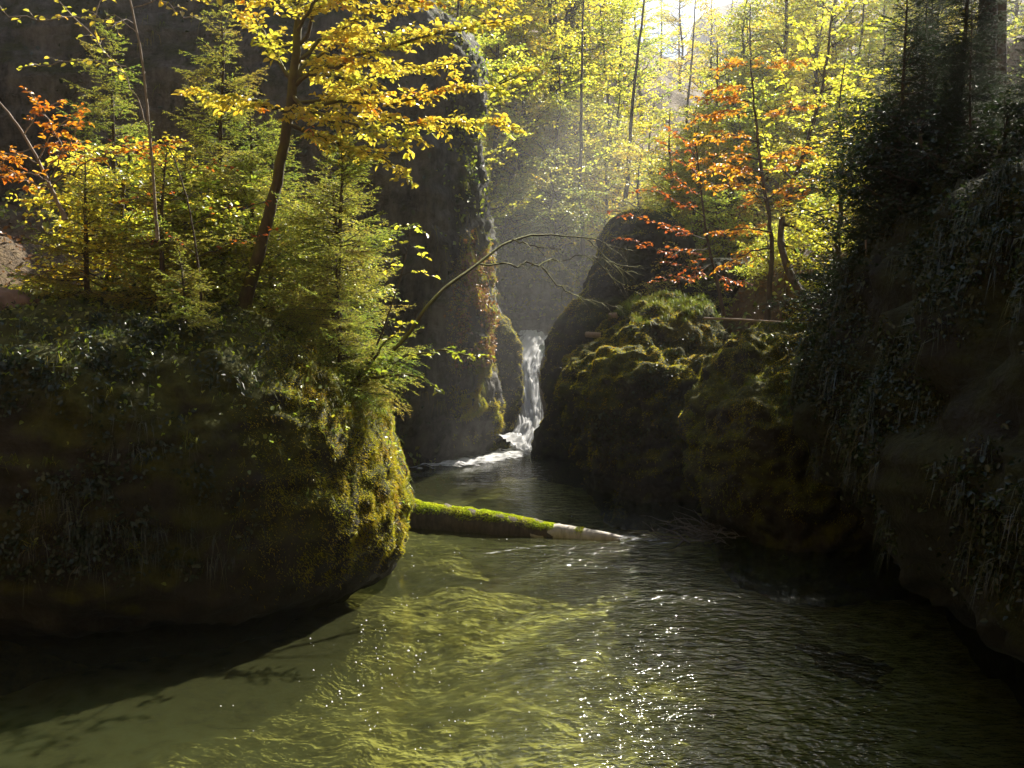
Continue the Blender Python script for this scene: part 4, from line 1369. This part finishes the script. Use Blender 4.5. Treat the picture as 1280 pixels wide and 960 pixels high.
t9 = broad_tree('hazel_tree', A([(1040, 400), (1015, 385), (1000, 368), (985, 340), (972, 300), (985, 240), (1010, 180), (1030, 100), (1040, 20)], [16.8, 16.9, 17.2, 17.6, 18, 18.6, 19, 19.4, 19.8]), .075, .02,
                [A(p, y) for p, y in [([(985, 240), (1010, 235), (1050, 230), (1090, 225)], 18.6), ([(990, 225), (960, 190), (950, 150)], 19.5), ([(1005, 190), (1045, 170), (1090, 160)], 18.8), ([(1012, 170), (990, 130), (980, 90)], 19.8), ([(1025, 120), (1060, 95), (1100, 90)], 19), ([(1030, 100), (1010, 60), (1000, 30)], 19.8),
                                      ([(1035, 60), (1070, 35), (1110, 25)], 19.4), ([(1040, 20), (1020, -10), (1000, -20)], 19.8), ([(978, 280), (1010, 290), (1045, 300)], 18), ([(975, 300), (1000, 320), (1030, 345)], 17.8), ([(980, 265), (1020, 262), (1060, 265)], 18.3), ([(1038, 30), (1070, -10), (1110, -20)], 19.8), ([(985, 250), (1000, 210), (1050, 205)], 19.2), ([(1020, 140), (1040, 120), (1075, 130)], 20)]],
                twig=(.13, .6), sub=(.13, .28), per_m=20, size=.10, leafmat='yellowgreen', bark='bark', t0=.15, flat=.6)
tag(t9, 'yellow-green hazel with a crooked foot rooted beside the right rock wall', 'tree')

# shaded spruces on the right wall
dk_a = spruce('spruce', 6.5, 1.7, 31, 'needle_shaded', whorl=.18, per=8, blet=.065, nsp=.010, nlen=.03, nw=.009, r0=.07, bare=.01)
dk_b = spruce('spruce', 5.0, 1.5, 37, 'needle_shaded', whorl=.17, per=8, blet=.065, nsp=.010, nlen=.03, nw=.009, r0=.06, bare=.01)
GR = 'shaded spruces on the right bank'
dk_a.location = (5.3, 12.9, 4.6)
tag(dk_a, 'dark spruce on the brink of the right rock wall, its skirt hanging over the edge', 'spruce', GR)
dk_b.location = (5.5, 14.6, 3.9)
tag(dk_b, 'slim dark spruce where sunlight ends, between the hazel and the right wall', 'spruce', GR)
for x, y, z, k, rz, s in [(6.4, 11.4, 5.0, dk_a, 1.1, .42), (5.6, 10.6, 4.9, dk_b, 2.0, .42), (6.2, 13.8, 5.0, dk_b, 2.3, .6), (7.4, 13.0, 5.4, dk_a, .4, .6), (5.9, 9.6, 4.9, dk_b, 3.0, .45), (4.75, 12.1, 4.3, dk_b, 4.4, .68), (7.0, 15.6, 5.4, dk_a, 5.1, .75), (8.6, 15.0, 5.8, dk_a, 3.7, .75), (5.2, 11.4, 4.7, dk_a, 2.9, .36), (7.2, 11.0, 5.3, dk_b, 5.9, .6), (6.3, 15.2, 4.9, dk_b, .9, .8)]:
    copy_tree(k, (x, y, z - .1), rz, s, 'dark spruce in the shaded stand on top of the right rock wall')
dk_a.scale = (.5, .5, .5)
dk_b.scale = (.6, .6, .6)
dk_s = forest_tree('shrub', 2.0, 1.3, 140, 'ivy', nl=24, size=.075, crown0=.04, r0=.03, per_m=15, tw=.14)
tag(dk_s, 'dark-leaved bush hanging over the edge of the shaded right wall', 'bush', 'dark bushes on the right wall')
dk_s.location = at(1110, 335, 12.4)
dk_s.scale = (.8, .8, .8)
copy_tree(dk_s, (4.9, 14.5, 2.3), 1.0, .8, 'bush added in the cleft between the mossy boulder and the right wall to block the sun')  # both bushes added out of sight to stop a sun glint on the water
copy_tree(dk_s, (5.4, 14.2, 2.6), 2.0, .9, 'bush added in the cleft between the mossy boulder and the right wall to block the sun')
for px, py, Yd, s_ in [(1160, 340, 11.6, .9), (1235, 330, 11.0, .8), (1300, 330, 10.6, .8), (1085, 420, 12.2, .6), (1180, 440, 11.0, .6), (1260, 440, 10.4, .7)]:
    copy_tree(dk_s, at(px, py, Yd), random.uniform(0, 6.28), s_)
dk_t = forest_tree('forest_tree', 17.0, 3.6, 141, 'green', nl=52, size=.16, crown0=.42, r0=.17, tw=.24)
tag(dk_t, 'tall dark trunk above the right rock wall, its unseen crown added to shade the bank', 'tree', 'tall shading trees above the right wall')
dk_t.location = (7.6, 16.2, 5.0)
for x, y, z, s_ in [(9.0, 15.0, 5.4, 1.0), (8.4, 17.4, 6, 1.05), (10.8, 18.5, 6.4, 1.1), (8.4, 12.2, 5.3, .95), (10.5, 14, 6.2, 1.0), (7.6, 9.4, 5.2, .9), (9.8, 10.8, 6, 1.0), (9.0, 6.5, 5.6, .9)]:  # mostly outside the view, added to shade the air and water at right
    copy_tree(dk_t, (x, y, z), random.uniform(0, 6.28), s_)

# hanging roots and stems on the right wall
W_root = None
hang = []
for (px, py, Yd, ln, lab) in [(1082, 300, 11.6, 1.8, 'long thin dead stem hanging down the right rock wall, by the spruce skirt'), (1183, 255, 11.2, 1.3, 'pale bare stem hanging in the darkest part of the right wall'), (1160, 560, 10.9, 1.2, 'forked pale root dangling low over the black water at right'), (1030, 470, 12.9, .9, 'short root hanging at the corner of the right wall beside the mossy boulder')]:
    W = MB()
    p = at(px, py, Yd)
    pts = [p, p + [.03, -.03, -ln * .35], p + [-.02, -.06, -ln * .7], p + [-.10, -.05, -ln]]
    tubes(W, polyline(pts, 16), np.linspace(.012, .004, 16), 5)
    if py > 500:
        tubes(W, polyline([pts[1], pts[1] + [-.1, -.04, -.3], pts[1] + [-.28, -.05, -.55]], 10), np.linspace(.009, .003, 10), 5)
    tag(W.build('hanging_root', M['bark_pale']), lab, 'root')

# ================================================================== the wood behind
fa = forest_tree('forest_tree', 12.5, 3.2, 101, 'yellowgreen', nl=38, size=.14)
fb = forest_tree('forest_tree', 11.0, 2.8, 102, 'yellowgreen', nl=38, size=.13, crown0=.12)
fc = forest_tree('forest_tree', 14.0, 2.6, 103, 'shrubleaf', nl=30, size=.14, crown0=.3, bark='bark_grey', lean=.10)
fd = forest_tree('forest_tree', 9.0, 2.6, 104, 'shrubleaf', nl=34, size=.13, crown0=.08)
FG = 'trees of the sunlit wood above the falls'
lab = {fa: 'tall yellow-green broadleaf tree in the sunlit wood above the waterfall', fb: 'leafy yellow-green tree, branched low, in the wood above the waterfall', fc: 'slender leaning grey-barked tree in the hazy wood above the waterfall', fd: 'small olive green tree in the wood above the waterfall'}
for o in lab: tag(o, lab[o], 'tree', FG)
spots = []
used = {}
thin_ = None
def put(k, px, Yd, rz, s, z=None):
    x = (px - 640) / FPX * Yd
    zz = hz(x, Yd) - .15 if z is None else z
    top = max(v[2] for c in k.children for v in c.bound_box)
    if 740 < px < 1010 and Yd >= 34:                # the valley opens to the sky here
        s = min(s, (3.5 + .335 * Yd - zz) / top)
    if 2.2 < x < 18 and Yd < 48:                    # lower growth where the sun gets into the gorge
        s = min(s, max(.93 * (Yd - 16.0) - zz, 1.2) / top)
    if k not in used:
        used[k] = 1
        k.location = (x, Yd, zz)
        k.rotation_euler = (0, 0, rz)
        k.scale = (s, s, s)
    else:
        lean = .07 if k is thin_ else .035
        copy_tree(k, (x, Yd, zz), rz, s, tilt=(random.gauss(0, lean), random.gauss(0, lean)))
for k, px, Yd, s in [(fa, 690, 36, .9), (fb, 640, 33, .85), (fa, 588, 27.2, .78), (fa, 738, 37, .9), (fb, 665, 33.5, .95), (fb, 715, 34.5, .9), (fa, 690, 32.5, .8), (fb, 620, 31.5, .9), (fd, 650, 32.5, .9), (fd, 700, 33, .8), (fb, 770, 35, .8), (fa, 770, 40, .85), (fb, 810, 35, .75), (fc, 905, 40, .85), (fc, 945, 43, .9), (fb, 1010, 30, .8), (fa, 1075, 28, .8), (fb, 1120, 25, .8),
                     (fd, 980, 26, .75), (fd, 1045, 23.5, .75), (fa, 1150, 33, 1.0), (fb, 1220, 30, 1.0), (fc, 1250, 36, 1.1), (fa, 560, 40, 1.1), (fb, 600, 45, 1.1), (fa, 650, 50, 1.1), (fc, 740, 46, 1.0), (fb, 700, 55, 1.15), (fa, 800, 52, .9),
                     (fb, 1000, 42, 1.05), (fa, 1060, 46, 1.15), (fb, 1100, 40, 1.1), (fa, 960, 54, 1.05), (fc, 1010, 58, 1.2), (fa, 1180, 48, 1.3), (fb, 760, 62, 1.1), (fa, 850, 66, .8), (fb, 620, 64, 1.3), (fd, 840, 28, .55), (fb, 910, 31, .6), (fd, 1010, 34, .8),
                     (fb, 745, 33, .7), (fd, 790, 31, .7), (fb, 850, 38, .8), (fa, 880, 48, .75), (fd, 940, 29, .8), (fb, 965, 33, .85), (fa, 985, 38, .95), (fb, 1030, 36, 1.0), (fa, 610, 37, 1.0), (fb, 580, 34, .9), (fd, 1060, 26, .9), (fb, 1090, 30, 1.0), (fa, 1130, 38, 1.1), (fd, 895, 27.5, .55), (fa, 720, 42, 1.0), (fb, 680, 45, 1.1), (fd, 1000, 22.5, .6), (fd, 1080, 21, .75)]:
    put(k, px, Yd, random.uniform(0, 6.28), s)

copy_tree(fb, (5.2, 15.8, 3.4), 3.0, .36, 'low yellow-green tree behind the shaded mossy boulder, left of the dark spruces')

# thick trunks standing in the wood
big_t = forest_tree('forest_tree', 19, 3.2, 110, 'yellowgreen', nl=22, size=.18, crown0=.55, r0=.42)
tag(big_t, 'thick dark double trunk standing above the waterfall in the yellow wood', 'tree', FG)
put(big_t, 712, 36.5, 0, .9)
thin = forest_tree('forest_tree', 17, 2.2, 111, 'yellowgreen', nl=5, size=.18, crown0=.86, r0=.14, bark='bark')
thin_ = thin
tag(thin, 'thin straight dark trunk among the yellow leaves of the wood', 'tree', FG)
for px, Yd in [(727, 31.4), (762, 33), (776, 36), (690, 37), (655, 35), (800, 42), (745, 40), (850, 47), (925, 44), (1140, 19), (1240, 17.5), (1060, 33), (985, 37), (1195, 24)]:
    put(thin, px, Yd, random.uniform(0, 6.28), random.uniform(.8, 1.0))

# spruces farther back
far_s = spruce('spruce', 15, 2.6, 51, 'needle_far', whorl=.55, per=7, blet=.22, nsp=.03, nlen=.09, nw=.02, r0=.18, bare=.08)
tag(far_s, 'tall hazy spruce on the distant slope behind the wood', 'spruce', 'spruces on the far slope')
for n_, (px, Yd, s) in enumerate([(925, 62, 1.05), (960, 70, 1.2), (905, 80, 1.1), (845, 84, 1.0), (820, 74, 1.05), (985, 58, 1.1), (780, 80, 1.3), (1020, 72, 1.3), (730, 76, 1.3), (1070, 64, 1.3), (680, 80, 1.5), (620, 78, 1.5), (1120, 58, 1.3), (1180, 56, 1.4), (1240, 52, 1.4), (560, 70, 1.5), (1290, 60, 1.5), (1000, 90, 1.6), (1100, 85, 1.7), (700, 95, 1.6), (800, 100, 1.4), (500, 75, 1.6), (440, 70, 1.6), (360, 66, 1.6), (280, 64, 1.6), (180, 60, 1.6), (80, 58, 1.6), (-20, 56, 1.6)]):
    put(far_s, px, Yd, random.uniform(0, 6.28), s)

# shrubs of the slope
sh_a = forest_tree('shrub', 3.0, 1.5, 120, 'shrubleaf', nl=24, size=.095, crown0=.06, r0=.04, per_m=14, tw=.16)
sh_b = forest_tree('shrub', 2.4, 1.4, 121, 'yellowgreen', nl=24, size=.085, crown0=.04, r0=.035, per_m=15, tw=.15)
tag(sh_a, 'grey-green bush on the slope above the falls', 'bush', 'bushes on the slope above the falls')
tag(sh_b, 'yellow-green bush on the slope above the falls', 'bush', 'bushes on the slope above the falls')
for px, Yd, s in [(820, 23.5, .8), (745, 34, 1.1), (690, 33.5, 1.0), (640, 34, 1.1), (780, 30, 1.1), (830, 27, .9), (870, 25, .8), (850, 22, .7), (900, 23, .8), (940, 22.5, .9), (985, 21, .9), (1030, 20, .9), (1060, 18.8, .9), (1085, 22, 1.1), (920, 26, 1.1), (970, 28, 1.2), (1000, 24, 1.0), (870, 30, 1.1), (820, 32, 1.2), (760, 38, 1.3), (920, 34, 1.3), (1120, 21, 1.1), (960, 19.6, .6), (890, 20.6, .55), (1020, 17.6, .6)]:
    put(sh_a if random.random() < .5 else sh_b, px, Yd, random.uniform(0, 6.28), s)

for px, py, Yd, s_, lb in [(632, 322, 29.0, .8, 'pale bush hanging over the left end of the grey rock face behind the falls'), (690, 312, 29.2, .9, 'pale bush on top of the grey rock face behind the falls')]:
    copy_tree(sh_a, at(px, py, Yd), random.uniform(0, 6.28), s_, lb)
for px, py, Yd, s_, lb in [(225, 395, 12.6, .8, 'leafy bush left of the leaning beech, among young spruces'), (150, 395, 12.9, .9, 'olive bush behind the shaded spruce at far left'), (405, 420, 13.4, .6, 'bush behind the right-hand spruce of the boulder')]:
    copy_tree(sh_b if px < 230 else sh_a, at(px, py, Yd), random.uniform(0, 6.28), s_, lb)['group'] = 'bushes on the left boulder'

# trees over the left wall top (out of the black hollow) and trees round the viewpoint that shade the gorge
for x, y, k, s in [(-9, 25, fd, .6), (-13, 25, fd, .7)]:
    copy_tree(k, (x, y, 10.6 if x < -4 else 9.5), random.uniform(0, 6.28), s, 'yellow-green tree crowning the top of the left rock wall')

# ================================================================== air
def box(name, lo, hi, mat):
    x0, y0, z0 = lo
    x1, y1, z1 = hi
    mb = MB()
    mb.add([(x0, y0, z0), (x1, y0, z0), (x1, y1, z0), (x0, y1, z0), (x0, y0, z1), (x1, y0, z1), (x1, y1, z1), (x0, y1, z1)],
           [(0, 3, 2, 1), (4, 5, 6, 7), (0, 1, 5, 4), (1, 2, 6, 5), (2, 3, 7, 6), (3, 0, 4, 7)])
    return mb.build(name, mat)


zmax = float(Z.max())
tag(box('haze', (-95, -65, -2.6), (95, 165, 62), volume_mat('haze_air', .0011, .78, (.95, .97, 1))), kind='stuff')
# spray drifting off the falls
bm_, T_ = rock('mist', [(.06, -1.9, 1.0, 18.4, 27.6), (.5, -2.6, 1.6, 17.6, 28.6), (1.5, -2.9, 2.2, 17.4, 29.4), (2.6, -3.2, 3.4, 18.0, 30), (3.8, -3.4, 4.0, 18.8, 31), (5.2, -3.2, 4.2, 20, 32), (6.8, -2.6, 4.2, 21.5, 32), (8.2, -1.6, 3.6, 23.5, 31), (9.2, -.2, 2.4, 26, 29.5)], volume_mat('spray', .006, .55), nt_=40, nz=16, e=2, amp=(0, 0, 0), strata=0)
tag(bm_, kind='stuff')

# ================================================================== light, sky, camera
w = bpy.data.worlds.new('World')
bpy.context.scene.world = w
w.use_nodes = True
nt = w.node_tree
sky = nt.nodes.new('ShaderNodeTexSky')
sky.sky_type = 'NISHITA'
sky.sun_disc = False
sky.sun_elevation = SUN_EL
sky.sun_rotation = SUN_AZ
nt.links.new(sky.outputs[0], nt.nodes['Background'].inputs[0])
nt.nodes['Background'].inputs[1].default_value = .06

sl = bpy.data.lights.new('sun', 'SUN')
sl.energy = 5.0
sl.angle = R(.5)
sl.color = (1, .93, .80)
so = bpy.data.objects.new('sun', sl)
C.objects.link(so)
so.rotation_euler = Vector(SUN).to_track_quat('Z', 'Y').to_euler()
so.location = (10, 30, 30)

cd = bpy.data.cameras.new('camera')
cd.sensor_width = 36
cd.lens = FPX / 1280 * 36
cd.clip_end = 600
cd.clip_start = .05
co = bpy.data.objects.new('camera', cd)
C.objects.link(co)
co.location = (0, 0, CAM_H)
co.rotation_euler = (R(90) - PITCH, 0, 0)
sc = bpy.context.scene
sc.camera = co
sc.render.engine = 'CYCLES'
sc.view_settings.view_transform = 'Standard'
sc.view_settings.look = 'None'
sc.view_settings.exposure = 1.65
sc.view_settings.gamma = 1
cy = sc.cycles
cy.max_bounces = 6
cy.diffuse_bounces = 2
cy.glossy_bounces = 2
cy.transmission_bounces = 3
cy.volume_bounces = 0
cy.transparent_max_bounces = 10
cy.caustics_reflective = False
cy.caustics_refractive = False
cy.sample_clamp_indirect = 3
cy.use_adaptive_sampling = True
cy.adaptive_threshold = .02
cy.use_denoising = True
cy.denoiser = 'OPENIMAGEDENOISE'
